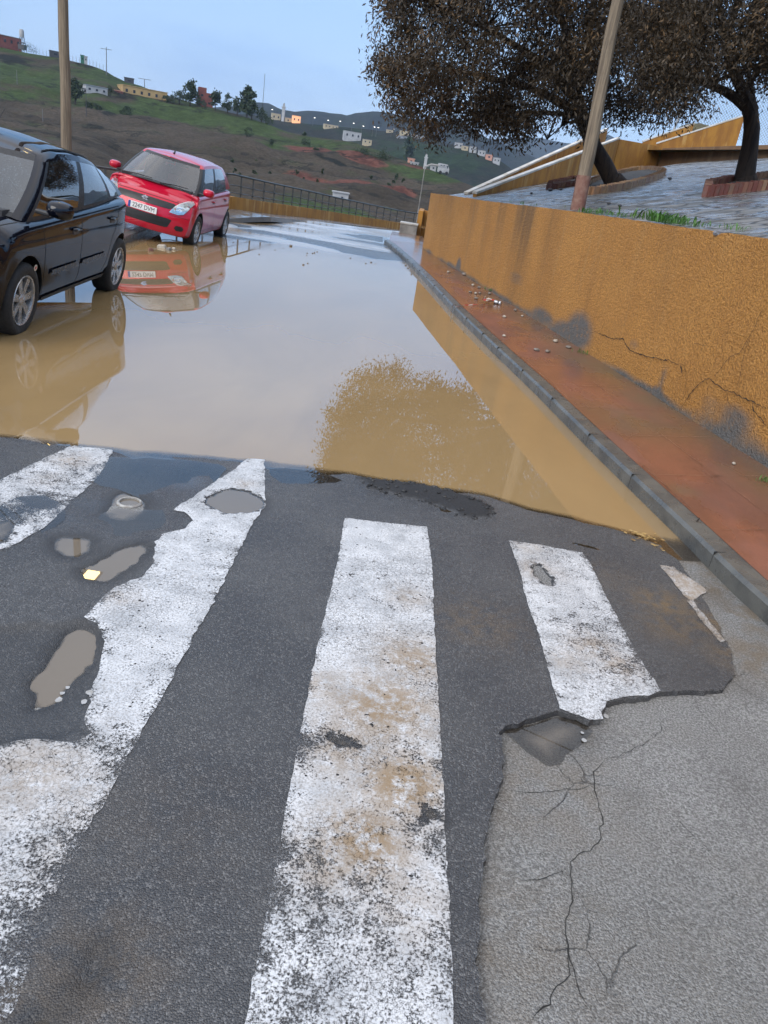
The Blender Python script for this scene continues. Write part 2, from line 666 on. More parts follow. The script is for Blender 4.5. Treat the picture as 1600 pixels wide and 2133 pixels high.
def mat_hill(name, grass, soil, red, dark, sc=1.0):
    m_, t = new_mat(name)
    p = t.pos()
    ga, ra, da = t.attr('grass'), t.attr('red'), t.attr('dark')
    n1 = t.noise(p, .045 * sc, 8, .66)
    n2 = t.noise(p, .28 * sc, 6, .7)
    n3 = t.noise(t.pos((1, 1, 4.0)), .10 * sc, 6, .65)
    c = t.mix(t.ramp(n1, .35, .65), soil, tuple(q * .62 for q in soil))
    gm = t.math('ADD', t.math('ADD', ga, .16), t.math('MULTIPLY', t.math('SUBTRACT', n3, .5), 1.6))
    n4 = t.noise(t.pos((1, 1, 2.5)), 1.1 * sc, 5, .75)
    c = t.mix(t.ramp(n4, .40, .62, .55, 0), c, tuple(q * .35 for q in soil))
    g = t.mix(t.ramp(n2, .3, .7), grass, tuple(q * .5 for q in grass))
    g = t.mix(t.ramp(n4, .40, .60, .45, 0), g, tuple(q * .4 for q in grass))
    c = t.mix(t.ramp(gm, .24, .66), c, g)
    rm = t.math('ADD', ra, t.math('MULTIPLY', t.math('SUBTRACT', n3, .5), 1.1))
    c = t.mix(t.ramp(rm, .45, .65), c, t.mix(t.ramp(n2, .35, .65), red, tuple(q * .5 for q in red)))
    dm = t.math('ADD', da, t.math('MULTIPLY', t.math('SUBTRACT', n2, .5), 1.2))
    c = t.mix(t.ramp(dm, .42, .68), c, dark)
    sp = t.math('MULTIPLY', t.ramp(t.vor(p, .22 * sc), .30, .20), t.ramp(n1, .45, .6))
    c = t.mix(t.math('MULTIPLY', sp, .7), c, dark)
    zz = t.n('ShaderNodeSeparateXYZ', _o='', Vector=p).outputs[2]
    ter = t.math('FRACT', t.math('ADD', t.math('MULTIPLY', zz, .16 * sc), t.math('MULTIPLY', n1, 2.2)))
    ln = t.math('MULTIPLY', t.ramp(ter, .0, .16, 1, 0), t.ramp(n3, .36, .50))
    c = t.mix(t.math('MULTIPLY', ln, .85), c, dark)
    nrm = t.bump(n2, .6, 1.5)
    t.out(t.pbsdf(c, .95, nrm, spec=.05))
    return m_


def mat_leaf(name, c1, c2, c3, rough=.5):
    m_, t = new_mat(name)
    v = t.attr('tint')
    c = t.mix(t.ramp(v, 0, .6), c1, c2)
    c = t.mix(t.ramp(v, .78, 1.0), c, c3)
    pb = t.pbsdf(c, rough, spec=.35)
    tl = t.n('ShaderNodeBsdfTranslucent', Color=c)
    t.out(t.n('ShaderNodeMixShader', i0=.18, i1=pb, i2=tl))
    return m_


def mat_bark(name, c1, c2, sx=14.0, sz=2.0):
    m_, t = new_mat(name)
    n1 = t.noise(t.obj((1, 1, sz / sx)), sx, 6, .7)
    c = t.mix(t.ramp(n1, .35, .65), c1, c2)
    t.out(t.pbsdf(c, .8, t.bump(n1, .8, .03), spec=.25))
    return m_


def emit_mat(name, col, s):
    m_, t = new_mat(name)
    t.out(t.pbsdf(col, .4, emit=col, estr=s))
    return m_


M_ASPH = mat_asphalt()
M_ROAD = mat_concrete_road()
M_PAINT = mat_paint()
M_WATER = mat_water('muddy_water', (.315, .212, .100), .005, .012)
M_PUDDLE = mat_water('puddle_water', (.165, .137, .105), .009, .004, 1.45)
M_STUCCO = mat_stucco()
M_OCHRE = mat_ochre()
M_BROWNWALL = mat_ochre('brown_render', (.20, .115, .058), (.145, .083, .045), (.24, .16, .09))
M_PAVE = mat_pavement()
M_PLAZA = mat_plaza()
M_KERB = plain('kerb_stone', (.115, .112, .098), .32, col2=(.065, .066, .062), sc=5, bump=.35, bsc=90, local=False)
M_CONC = plain('concrete', (.25, .235, .215), .7, col2=(.13, .12, .11), sc=3, bump=.4, bsc=50, local=False)
M_WHITE = plain('white_paint', (.78, .78, .77), .6, col2=(.60, .60, .58), sc=3)
M_HWHITE = plain('lime_wash', (.40, .40, .40), .7, col2=(.28, .28, .28), sc=.5)
M_CREAM = plain('cream_render', (.38, .32, .22), .7, col2=(.48, .38, .22), sc=.4)
M_YELLOW = plain('yellow_render', (.46, .31, .13), .7, col2=(.34, .23, .10), sc=.4)
M_REDR = plain('red_render', (.20, .052, .038), .7, col2=(.13, .038, .03), sc=.5)
M_PINK = plain('pink_render', (.55, .28, .20), .7, col2=(.45, .22, .16), sc=.5)
M_GREYR = plain('grey_render', (.30, .29, .28), .7, col2=(.2, .19, .19), sc=.5)
M_DARKWIN = plain('window_dark', (.03, .035, .045), .15, var=.3, sc=1)
M_ROOFD = plain('dark_roof', (.05, .05, .055), .6, sc=1)
M_GREENM = plain('green_panel', (.03, .15, .09), .5, sc=1)
M_STEEL = plain('galvanised_steel', (.36, .37, .38), .45, metal=.5, sc=8)
M_RAIL = plain('railing_paint', (.035, .04, .042), .4, sc=8)
M_WOOD = mat_bark('pole_wood', (.27, .215, .15), (.135, .108, .08), 30, 1.2)
M_OXIDE = plain('oxide_paint', (.155, .062, .042), .7, col2=(.24, .14, .10), sc=9, bump=.3, bsc=60)
M_BRICKR = None
M_BLACKPL = plain('black_plastic', (.012, .012, .013), .42, sc=20)
M_RUBBER = plain('tyre_rubber', (.014, .014, .014), .75, sc=20, bump=.3, bsc=90)
M_ALLOY = plain('alloy', (.52, .52, .53), .3, metal=.75, col2=(.36, .35, .33), sc=14)
M_CHROME = plain('chrome', (.75, .75, .77), .12, metal=1.0, sc=5, var=.1)
M_REDCAR = mat_carpaint('red_car_paint', (.50, .006, .030), .08, .15)
M_BLACKCAR = mat_carpaint('black_car_paint', (.003, .004, .009), .0, .03, .82, 0.0)
M_GLASS = mat_glass('clear_glass', (.50, .62, .66), 0, .008)
M_GLASSW = mat_glass('rainy_glass', (.42, .54, .58), .55, .03)
M_GLASSD = mat_glass('tinted_glass', (.20, .24, .22), 0, .01)
M_INT = plain('car_interior', (.03, .031, .034), .8, sc=10)
M_LENS = mat_glass('lens', (.92, .95, .95), 0, .06)
M_LAMPIN = plain('lamp_reflector', (.80, .80, .78), .14, metal=.7, sc=20, var=.3)
M_PLATEW = plain('plate_white', (.74, .74, .72), .4, sc=20, var=.08)
M_PLATEB = plain('plate_blue', (.02, .06, .30), .4, sc=20)
M_INK = plain('ink_black', (.015, .015, .015), .5, sc=20)
M_AMBER = plain('indicator', (.62, .55, .42), .25, sc=20)
M_CRACK = plain('crack_dark', (.016, .015, .013), .9, sc=40)
M_STONE = plain('pebble', (.24, .21, .18), .5, col2=(.12, .10, .08), sc=30, bump=.4, bsc=80)
M_STONE2 = plain('pale_pebble', (.46, .41, .34), .5, col2=(.30, .26, .2), sc=30, bump=.4, bsc=80)
M_BARK = mat_bark('dark_bark', (.052, .036, .026), (.018, .013, .011))
M_TWIG = mat_bark('twig_bark', (.05, .035, .025), (.02, .015, .012))
M_LEAF = mat_leaf('olive_leaf', (.028, .022, .016), (.062, .045, .027), (.17, .105, .05))
M_LEAFG = mat_leaf('green_leaf', (.016, .032, .012), (.030, .052, .019), (.06, .085, .03))
M_WEED = mat_leaf('weed_leaf', (.035, .10, .018), (.07, .17, .03), (.13, .25, .06))
M_TAPE = None


# ------------------------------------------------------------------ street layout
SHORE_PX = [(-500, 880), (0, 912), (150, 931), (240, 938), (400, 955), (550, 962), (700, 985), (860, 1008), (1020, 1040), (1190, 1085), (1330, 1117), (1425, 1127), (1500, 1140)]
SHORE = np.array([G(x, y)[:2] for x, y in SHORE_PX])


def shore_y(x):
    return np.interp(x, SHORE[:, 0], SHORE[:, 1])


KERB_PX = [(1600, 1252), (1543, 1202), (1440, 1103), (1355, 1024), (1250, 926), (1118, 798), (1005, 694), (949, 641), (881, 570), (856, 546), (834, 525), (812, 507), (801, 499)]
KZ = .105
KF = np.array([G(x, y, KZ)[:2] for x, y in KERB_PX])
d0 = (KF[0] - KF[3]) / np.linalg.norm(KF[0] - KF[3])
KF = np.vstack([KF[0] + d0 * 9.0, KF])                 # kerb goes on past the camera
WALL_B = np.array([(-.10, 20.9), (1.90, 11.7), (2.86, 5.58)])
dW = (WALL_B[2] - WALL_B[0]) / np.linalg.norm(WALL_B[2] - WALL_B[0])
W0, W1 = WALL_B[0], WALL_B[2] + dW * 9.5               # wall face, far end -> behind the camera
nW = np.array([-dW[1], dW[0]])                          # away from the road
if nW[0] < 0:
    nW = -nW


def far_drop(y):
    y = np.asarray(y, float)
    return -.078 * np.maximum(0, y - 25.0)


POTS = []                                               # (polygon, depth, rim)


def px_poly(P, z=.008):
    return np.array([G(x, y, z)[:2] for x, y in P])


def base_z(x, y):
    x = np.asarray(x, float)
    y = np.asarray(y, float)
    s = y - shore_y(x)
    z = np.where(s < 0, -s * .006, -.055 * s)
    z = np.maximum(z, -.085)
    z = np.where(y > 12, np.maximum(z, lerp(-.085, -.006, sstep(12, 18.5, y))), z)
    return z + far_drop(y)


POT_PX = {
    'lamp': [(160, 1196), (172, 1176), (215, 1152), (262, 1134), (300, 1128), (310, 1145), (292, 1176), (250, 1198), (212, 1212), (172, 1206)],
    'pole': [(98, 1138), (118, 1118), (160, 1110), (198, 1122), (190, 1146), (162, 1168), (124, 1154)],
    'long': [(150, 1296), (206, 1300), (206, 1345), (165, 1410), (118, 1452), (70, 1482), (46, 1472), (52, 1425), (96, 1376), (124, 1326)],
    'tip': [(418, 1044), (446, 1024), (488, 1016), (530, 1028), (550, 1048), (540, 1068), (500, 1072), (450, 1064)],
    'ring': [(218, 1052), (232, 1032), (270, 1024), (304, 1034), (308, 1056), (288, 1080), (254, 1088), (228, 1076)],
    'hole': [(1112, 1180), (1136, 1178), (1156, 1202), (1158, 1222), (1136, 1220), (1118, 1204)],
    'edge': [(0, 1086), (20, 1078), (34, 1092), (30, 1116), (10, 1138), (-30, 1142), (-40, 1100)],
    'mud': [(676, 1522), (705, 1530), (748, 1548), (740, 1556), (700, 1552), (680, 1544)],
    'fleck': [(868, 1690), (900, 1688), (930, 1712), (915, 1726), (884, 1714)],
    'low': [(175, 2012), (215, 1990), (238, 2010), (226, 2056), (190, 2080), (160, 2070)],
    'low2': [(60, 2110), (112, 2098), (128, 2130), (110, 2170), (70, 2170)],
}
POT_D = {'lamp': .022, 'pole': .013, 'long': .024, 'tip': .02, 'ring': .018, 'hole': .022, 'edge': .014, 'mud': .012, 'fleck': .010, 'low': .012, 'low2': .012, 'rut': .009}
POT_G = {k: wobble(wobble(densify(smooth_poly(px_poly(v), 1), .02), .035, 6, i * 3.1), .012, 22, i) for i, (k, v) in enumerate(POT_PX.items())}
# broken black lip along the shore, and the sunk area left of the second stripe
SUNK = wobble(densify(px_poly([(-250, 1300), (60, 1296), (196, 1290), (216, 1318), (210, 1392), (192, 1450), (176, 1500), (170, 1530), (120, 1546), (40, 1548), (-250, 1600)]), .03), .015, 12, 41)
LIP = wobble(densify(px_poly([(736, 990), (800, 998), (880, 1006), (930, 1018), (985, 1034), (1030, 1058), (1022, 1080), (960, 1074), (905, 1050), (840, 1034), (770, 1018)]), .02), .03, 14, 77)


def pot_z(P):
    z = np.zeros(len(P))
    for k, poly in POT_G.items():
        lo, hi_ = poly.min(0) - .2, poly.max(0) + .2
        s = np.where((P[:, 0] > lo[0]) & (P[:, 0] < hi_[0]) & (P[:, 1] > lo[1]) & (P[:, 1] < hi_[1]))[0]
        if len(s) == 0:
            continue
        q = P[s]
        d = dist_poly(q, poly)
        ins = pip(poly, q)
        z[s] -= np.where(ins, POT_D[k] * sstep(-.01, .05, d), 0)
    for poly, dep in ((SUNK, .016), (LIP, -.016)):
        lo, hi_ = poly.min(0), poly.max(0)
        s = np.where((P[:, 0] > lo[0]) & (P[:, 0] < hi_[0]) & (P[:, 1] > lo[1]) & (P[:, 1] < hi_[1]))[0]
        if len(s):
            q = P[s]
            z[s] -= np.where(pip(poly, q), dep * sstep(0, .035, dist_poly(q, poly)), 0)
    return z


def asph_z(P):
    z = base_z(P[:, 0], P[:, 1])
    nz = np.array([fnoise(x * 2.1, y * 2.1, 3.0, 3) for x, y in P]) * .004
    near = sstep(9, 4.6, P[:, 1])
    nf = np.array([fnoise(x * .40, y * .55, 13.0, 5) for x, y in P]) * .034 * sstep(15.0, 18, P[:, 1]) * sstep(26, 22, P[:, 1])
    return z + nz * near + nf + pot_z(P)


# asphalt outline: its ragged right edge lies over the older pale road
EDGE_PX = [(1030, 2600), (1008, 2133), (990, 2010), (996, 1900), (1008, 1790), (1006, 1750), (1026, 1690), (1046, 1620), (1050, 1570), (1038, 1526), (1062, 1512), (1100, 1502), (1140, 1486), (1165, 1480), (1190, 1490), (1226, 1503), (1256, 1502), (1252, 1486), (1266, 1464), (1300, 1452), (1350, 1450), (1376, 1440), (1420, 1438), (1470, 1442), (1506, 1434), (1530, 1404), (1528, 1362), (1510, 1330), (1492, 1290), (1470, 1250), (1440, 1205), (1412, 1165), (1380, 1140), (1372, 1122)]
EDGE = wobble(densify([G(x, y, .01)[:2] for x, y in EDGE_PX], .022, False), .014, 16, 5.0)
KERB_IN = [tuple(p) for p in KF]
far_end = np.array([G(801, 499, KZ)[:2]])[0]
ROAD_FAR = [A(838, 487, 37.5)[:2], A(760, 476, 35.5)[:2], A(640, 462, 30)[:2], A(560, 452, 26.5)[:2], A(480, 445, 23.2)[:2], A(420, 452, 20.0)[:2]]
LEFT_KERB = np.array([(-6.9, 20.6), (-5.72, 17.0), (-5.28, 14.2), (-5.0, 12.0), (-4.62, 8.5), (-4.42, 5.5), (-4.2, 0), (-4.1, -6)])
out_right = [tuple(EDGE[-1])] + [(KF[3][0] - .02, KF[3][1])] + [tuple(p - np.array([.02, 0])) for p in KF[4:]]
asph_poly = list(map(tuple, EDGE)) + out_right[1:] + [tuple(p) for p in ROAD_FAR] + [tuple(p) for p in LEFT_KERB]
asph_poly = asph_poly + [(EDGE[0][0], -6.0)]
rim_pts = []
for poly in list(POT_G.values()) + [SUNK, LIP]:
    c = poly.mean(0)
    rim_pts += [poly]
    for k in (.012, .03, .06):
        dv = c - poly
        L = np.linalg.norm(dv, axis=1, keepdims=True) + 1e-6
        rim_pts.append(poly + dv / L * np.minimum(k, L * .8))
rim_pts = np.concatenate(rim_pts)
v2, f2 = tri_sheet(asph_poly, .04, extra=rim_pts, inner=[((-3.4, .9), (1.9, 4.6), .045), ((-4.4, 4.6), (2, 9), .25), ((-7, 9), (2, 40), .28), ((-4.3, -6), (1, .9), .4)])
za = asph_z(v2)
shd = v2[:, 1] - shore_y(v2[:, 0])


def blob(P, pxs, z=.0):
    """sum of soft patches given as (px, py, radius m, weight)"""
    o = np.zeros(len(P))
    for x, y, r_, w_ in pxs:
        c = G(x, y, z)[:2]
        d = np.linalg.norm(P - c, axis=1) / r_
        o = np.maximum(o, w_ * np.exp(-d * d))
    return o


wet = np.clip(sstep(-.10, .05, shd) * lerp(.8, .25, sstep(-.9, 0, v2[:, 0])), 0, 1)
wet = np.maximum(wet, blob(v2, [(300, 975, .28, .95), (380, 1000, .25, .9), (180, 1050, .2, .75), (120, 1085, .22, .8), (240, 1100, .18, .6), (560, 985, .2, .6), (820, 1015, .22, .8), (960, 1050, .2, .8),
                                (60, 1150, .2, .4), (120, 1500, .2, .5), (1400, 1330, .2, .5), (1440, 1400, .15, .5)]))
wet = np.where(v2[:, 1] > 17, np.maximum(wet, .80), wet)
_pr = np.zeros(len(v2))
for _k, _p in POT_G.items():
    _s = np.where(np.linalg.norm(v2 - _p.mean(0), axis=1) < .7)[0]
    if len(_s):
        _pr[_s] = np.maximum(_pr[_s], .55 * sstep(.07, .0, dist_poly(v2[_s], _p)))
_pr = np.maximum(_pr, np.where(pip(SUNK, v2), .32, 0))
tar = np.where(pip(LIP, v2), sstep(.0, .02, dist_poly(v2, LIP)), 0) * .95
wet = np.where(tar > .1, .15, wet)
tar = np.maximum(tar, _pr)
silt = blob(v2, [(1385, 1260, .16, .95), (1400, 1310, .14, .8), (1000, 1300, .2, .45), (1260, 1200, .2, .25), (1340, 1110, .10, 1.0), (1380, 1130, .1, 1.0), (1480, 1300, .14, .9), (1520, 1370, .12, .6), (200, 2040, .16, .4), (90, 2120, .14, .35), (330, 1720, .3, .12),
                  (650, 500, 1.3, .7), (505, 478, .8, .9), (620, 482, .9, .6), (770, 512, 1.5, .95), (800, 530, 1.2, .9), (720, 500, 1.0, .7), (700, 470, .8, .5)])
# skirt round the outline so the layer has a thickness
nb = len(asph_poly)
vv = [(p[0], p[1], z) for p, z in zip(v2, za)]
ff = list(f2)
key = {(round(p[0], 4), round(p[1], 4)): i for i, p in enumerate(v2)}
ring = [key.get((round(p[0], 4), round(p[1], 4))) for p in EDGE]
at_w, at_s, at_t = list(wet), list(silt), list(tar)
for a, b in zip(ring[:-1], ring[1:]):
    if a is None or b is None:
        continue
    o = len(vv)
    vv += [(vv[a][0] + .004, vv[a][1], vv[a][2] - .06), (vv[b][0] + .004, vv[b][1], vv[b][2] - .06)]
    at_w += [at_w[a], at_w[b]]
    at_s += [0, 0]
    at_t += [.6, .6]
    ff.append((a, b, o + 1, o))
# make faces look up
me_chk = []
for q in ff[:len(f2)]:
    a, b, c = (np.array(vv[i]) for i in q[:3])
    me_chk.append(q if np.cross(b - a, c - a)[2] > 0 else q[::-1])
ff = me_chk + ff[len(f2):]
struct('road', (vv, ff), M_ASPH, smooth=True, attrs={'wet': at_w, 'silt': at_s, 'tar': at_t}, sharp=35)


# older pale road under and beside the asphalt
def old_z(P):
    st = lerp(.026, .006, sstep(2.45, 3.1, P[:, 1]))
    z = base_z(P[:, 0], P[:, 1]) - st
    z += np.array([fnoise(x * 1.7, y * 1.7, 8.0, 4) for x, y in P]) * .006 * sstep(6, 4, P[:, 1])
    return z


lo_poly = [(-4.2, -6), (2.6, -6), (2.6, 0), (KF[1][0] + .06, KF[1][1]), (KF[3][0] + .05, KF[3][1] + .0), (KF[4][0], KF[4][1] + .8), (.2, 6.0), (-4.2, 6.0)]
v3, f3 = tri_sheet(lo_poly, .07, inner=[((.2, .8), (2.4, 4.4), .05), ((-4, -6), (2.6, .8), .4), ((-4, .8), (.2, 6), .3)])
z3 = old_z(v3)
s3 = blob(v3, [(1500, 1200, .3, .7), (1560, 1290, .22, .8), (1580, 1380, .2, .8), (1470, 1150, .2, .7), (1480, 1230, .14, .9), (1130, 1640, .3, .35), (1060, 2000, .3, .3)], -.02)
w3 = blob(v3, [(1440, 1150, .16, .7), (1520, 1420, .14, .4), (1540, 1640, .14, .35), (1315, 1662, .03, 1.0), (1180, 1520, .14, .7), (1100, 1530, .1, .6), (1490, 1250, .16, .4)], -.02)
struct('worn_road', ([(p[0], p[1], z) for p, z in zip(v3, z3)], f3), M_ROAD, smooth=True, attrs={'wet': w3, 'silt': s3})
# ground under the whole street block
gb = MB()
gb.add([(-14, -9, -.35), (26, -9, -.35), (26, 17, -.35), (-14, 17, -.35)], [(0, 1, 2, 3)])
struct('ground', gb, plain('subsoil', (.10, .08, .06), .9, sc=2, local=False))

# ------------------------------------------------------------------ zebra crossing
STR = {
    'a': [(236, 935), (216, 976), (192, 1006), (150, 1042), (128, 1066), (92, 1100), (60, 1118), (22, 1142), (-60, 1160), (-260, 1190), (-260, 1100), (0, 1000), (62, 968), (150, 926)],
    'b': [(550, 926), (553, 1050), (540, 1072), (529, 1087), (500, 1142), (470, 1204), (440, 1266), (370, 1392), (305, 1512), (236, 1640), (120, 1864), (20, 2133), (-80, 2400), (-480, 2400), (-240, 1720), (-110, 1600), (0, 1558), (60, 1544), (100, 1546), (152, 1556), (190, 1532), (172, 1502), (186, 1480), (190, 1440), (206, 1400), (216, 1340), (204, 1300), (176, 1288), (220, 1240), (246, 1222), (300, 1200), (320, 1170), (324, 1130), (340, 1112), (386, 1100), (400, 1084), (384, 1066), (360, 1062), (400, 1036), (430, 1014), (482, 980)],
    'c': [(718, 1078), (800, 1088), (890, 1098), (900, 1180), (906, 1330), (915, 1500), (925, 1700), (935, 1900), (943, 2133), (955, 2500), (440, 2500), (520, 2080), (560, 1880), (590, 1710), (612, 1600), (650, 1400), (668, 1320), (692, 1215), (704, 1165)],
    'd': [(1060, 1125), (1130, 1135), (1214, 1150), (1230, 1172), (1270, 1258), (1320, 1350), (1338, 1382), (1376, 1440), (1350, 1450), (1300, 1452), (1266, 1464), (1252, 1486), (1256, 1501), (1226, 1502), (1190, 1489), (1166, 1479), (1150, 1430), (1125, 1332), (1100, 1262), (1080, 1182)],
    'e': [(1374, 1177), (1402, 1180), (1452, 1214), (1474, 1232), (1444, 1250), (1482, 1300), (1512, 1336), (1500, 1338), (1460, 1292), (1420, 1232)],
}
for k, P in STR.items():
    poly = wobble(densify(px_poly(P), .03), .006 if k in 'cd' else .010, 25, ord(k))
    sp = np.concatenate([q for q in POT_G.values()])
    v4, f4 = tri_sheet(poly, .035, extra=rim_pts)
    z4 = asph_z(v4) + .0035
    de = dist_poly(v4, poly)
    pot = np.zeros(len(v4))
    for kk, pp in POT_G.items():
        pot = np.maximum(pot, np.where(pip(pp, v4), 1.0, sstep(.03, 0, dist_poly(v4, pp)) * .5))
    pot = np.maximum(pot, np.where(pip(SUNK, v4), .7, 0))
    nzw = np.array([fnoise(x * 3.1, y * 3.1, ord(k)) for x, y in v4])
    wear = .16 + .16 * nzw + .20 * sstep(.04, 0, de)
    Y = v4[:, 1]
    if k == 'a':
        wear += .22
        mud = blob(v4, [(150, 960, .12, .5), (100, 1000, .1, .3)])
        wear = np.maximum(wear, blob(v4, [(80, 1050, .18, .95), (20, 1075, .2, .9)]))
    elif k == 'b':
        wear += .06 + .14 * sstep(1.5, 1.1, Y) * sstep(-.9, -.6, v4[:, 0]) + blob(v4, [(240, 1560, .14, .3), (330, 1450, .1, .25), (200, 1820, .2, .35), (60, 1980, .25, .4), (430, 1200, .08, .15)])
        mud = blob(v4, [(60, 1620, .2, .45), (200, 1680, .2, .3), (250, 1250, .08, .35), (510, 1010, .06, .5), (180, 1800, .2, .3)])
    elif k == 'c':
        wear += blob(v4, [(620, 1950, .22, .36), (800, 2000, .22, .26), (640, 2090, .2, .34), (640, 1560, .12, .35), (860, 1560, .14, .25), (850, 1960, .12, .3), (600, 1780, .14, .4), (880, 1740, .1, .35), (690, 1320, .08, .1)]) + .03
        mud = blob(v4, [(800, 1480, .22, .85), (860, 1380, .18, .7), (720, 1560, .18, .6), (840, 1640, .18, .9), (760, 1760, .16, .9), (660, 1440, .14, .5), (690, 1800, .15, .6), (850, 1250, .1, .45), (830, 1880, .16, .4)])
    elif k == 'd':
        wear += .10 + blob(v4, [(1230, 1330, .14, .2), (1300, 1400, .12, .25), (1180, 1300, .1, .15)])
        mud = blob(v4, [(1120, 1190, .12, .5), (1230, 1350, .12, .55), (1180, 1380, .1, .4), (1290, 1390, .1, .6), (1100, 1140, .1, .4)])
    else:
        wear += .05
        mud = np.full(len(v4), .6)
    wear = np.clip(np.maximum(wear, pot * .9), 0, 1.1)
    struct('road_marking', ([(p[0], p[1], z) for p, z in zip(v4, z4)], [q if np.cross(np.r_[v4[q[1]] - v4[q[0]], 0], np.r_[v4[q[2]] - v4[q[0]], 0])[2] > 0 else q[::-1] for q in f4]), M_PAINT, smooth=True,
           attrs={'wear': wear, 'mud': np.clip(mud, 0, 1)})

# ------------------------------------------------------------------ water
flood = [(x, shore_y(x) - .35) for x in np.arange(-4.3, 1.5, .15)]
flood += [tuple(p) for p in (KF[3] + [.03, -.2], KF[4] + [.02, 0])] + [tuple(p + [.02, 0]) for p in KF[5:12]] + [tuple(G(*q)[:2]) for q in ((838, 492), (842, 483), (760, 474), (640, 459), (560, 450), (480, 440), (430, 436))] + [(-7.3, 20.6)]
flood += [tuple(p) for p in LEFT_KERB[1:6]]
flood = densify(flood, .12)
v5, f5 = tri_sheet(flood, .1, inner=[((-4.4, 3.0), (2, 4.9), .06), ((-5.2, 4.9), (2, 9), .35), ((-7.6, 9), (2, 26), .3)])
dep = -asph_z(v5)
mudbar = np.array([fnoise(x * .5, y * 1.6, 21) for x, y in v5]) * .02 * sstep(15.5, 18.5, v5[:, 1])
dep = np.maximum(0, dep)
f5 = [q if np.cross(np.r_[v5[q[1]] - v5[q[0]], 0], np.r_[v5[q[2]] - v5[q[0]], 0])[2] > 0 else q[::-1] for q in f5]
struct('water', ([(p[0], p[1], 0.0) for p in v5], f5), M_WATER, smooth=True, attrs={'depth': dep, 'ruffle': sstep(15.0, 18.0, v5[:, 1]) * np.clip(.7 + .9 * np.array([fnoise(x * .5, y * .8, 91) for x, y in v5]), 0, 1)})
for k, poly in POT_G.items():
    c = poly.mean(0)
    big = c + (poly - c) * 1.06
    vq, fq = tri_sheet(big, .025)
    lev = {'lamp': .015, 'pole': .008, 'long': .013, 'tip': .015, 'ring': .012, 'hole': .013, 'edge': .010, 'mud': .007, 'fleck': .005, 'low': .005, 'low2': .006, 'rut': .005}[k]
    inner = c + (poly - c) * .9
    zl = float(np.mean(base_z(poly[:, 0], poly[:, 1]))) - POT_D[k] + lev
    if k == 'long':
        zl -= .013
    dd = zl - asph_z(vq)
    fq = [q if np.cross(np.r_[vq[q[1]] - vq[q[0]], 0], np.r_[vq[q[2]] - vq[q[0]], 0])[2] > 0 else q[::-1] for q in fq]
    struct('puddle', ([(p[0], p[1], zl) for p in vq], fq), M_PUDDLE, smooth=True, attrs={'depth': np.clip(dd * 1.5, 0, 1)})
# shallow water on the pale road at the broken edge
pol = wobble(densify(smooth_poly(px_poly([(1042, 1522), (1100, 1510), (1160, 1492), (1215, 1508), (1238, 1530), (1200, 1566), (1150, 1604), (1104, 1580), (1060, 1548)], -.015), 1), .02), .02, 9, 3)
vq, fq = tri_sheet(pol, .025)
zl = float(old_z(pol).mean()) + .0035
fq = [q if np.cross(np.r_[vq[q[1]] - vq[q[0]], 0], np.r_[vq[q[2]] - vq[q[0]], 0])[2] > 0 else q[::-1] for q in fq]
struct('puddle', ([(p[0], p[1], zl) for p in vq], fq), M_PUDDLE, smooth=True, attrs={'depth': np.clip(.006 * sstep(0, .10, dist_poly(vq, pol)), 0, 1)})


for P_, lv in (([(170, 965), (260, 945), (400, 955), (480, 968), (440, 1010), (380, 1040), (330, 1050), (250, 1020), (200, 1010)], .0015), ([(10, 1040), (80, 1030), (140, 1050), (130, 1090), (70, 1120), (0, 1130), (-60, 1100)], .001),
               ([(215, 1060), (330, 1056), (360, 1080), (330, 1104), (250, 1120), (190, 1104)], .0005), ([(560, 964), (680, 984), (720, 1000), (640, 1010), (570, 1000)], .001)):
    poly = wobble(densify(smooth_poly(px_poly(P_), 1), .04), .03, 6, P_[0][0])
    vq, fq = tri_sheet(poly, .04)
    zl = float(np.mean(base_z(poly[:, 0], poly[:, 1]))) + lv
    fq = [q if np.cross(np.r_[vq[q[1]] - vq[q[0]], 0], np.r_[vq[q[2]] - vq[q[0]], 0])[2] > 0 else q[::-1] for q in fq]
    struct('puddle', ([(p[0], p[1], zl) for p in vq], fq), M_PUDDLE, smooth=True, attrs={'depth': np.clip((zl - asph_z(vq)) * .5, 0, .006)})


def ribbon(pts, wid, zf, lift=.002, seed=1):
    """thin crack-like strip lying on a surface"""
    P = densify(pts, .02, False)
    P = wobble(P, .012, 22, seed)
    mb = MB()
    n = len(P)
    L, Rr = [], []
    for i in range(n):
        t = P[min(i + 1, n - 1)] - P[max(i - 1, 0)]
        t = t / (np.linalg.norm(t) + 1e-9)
        nn = np.array([-t[1], t[0]])
        ww = wid * (.35 + .9 * abs(fnoise(P[i][0] * 18, P[i][1] * 18, seed))) * min(1, 8 * i / n + .15, 8 * (n - 1 - i) / n + .15)
        L.append(P[i] + nn * ww)
        Rr.append(P[i] - nn * ww)
    Q = np.array(L + Rr)
    z = zf(Q) + lift
    mb.add([(q[0], q[1], zz) for q, zz in zip(Q, z)], [(i, n + i, n + i + 1, i + 1) for i in range(n - 1)])
    return mb


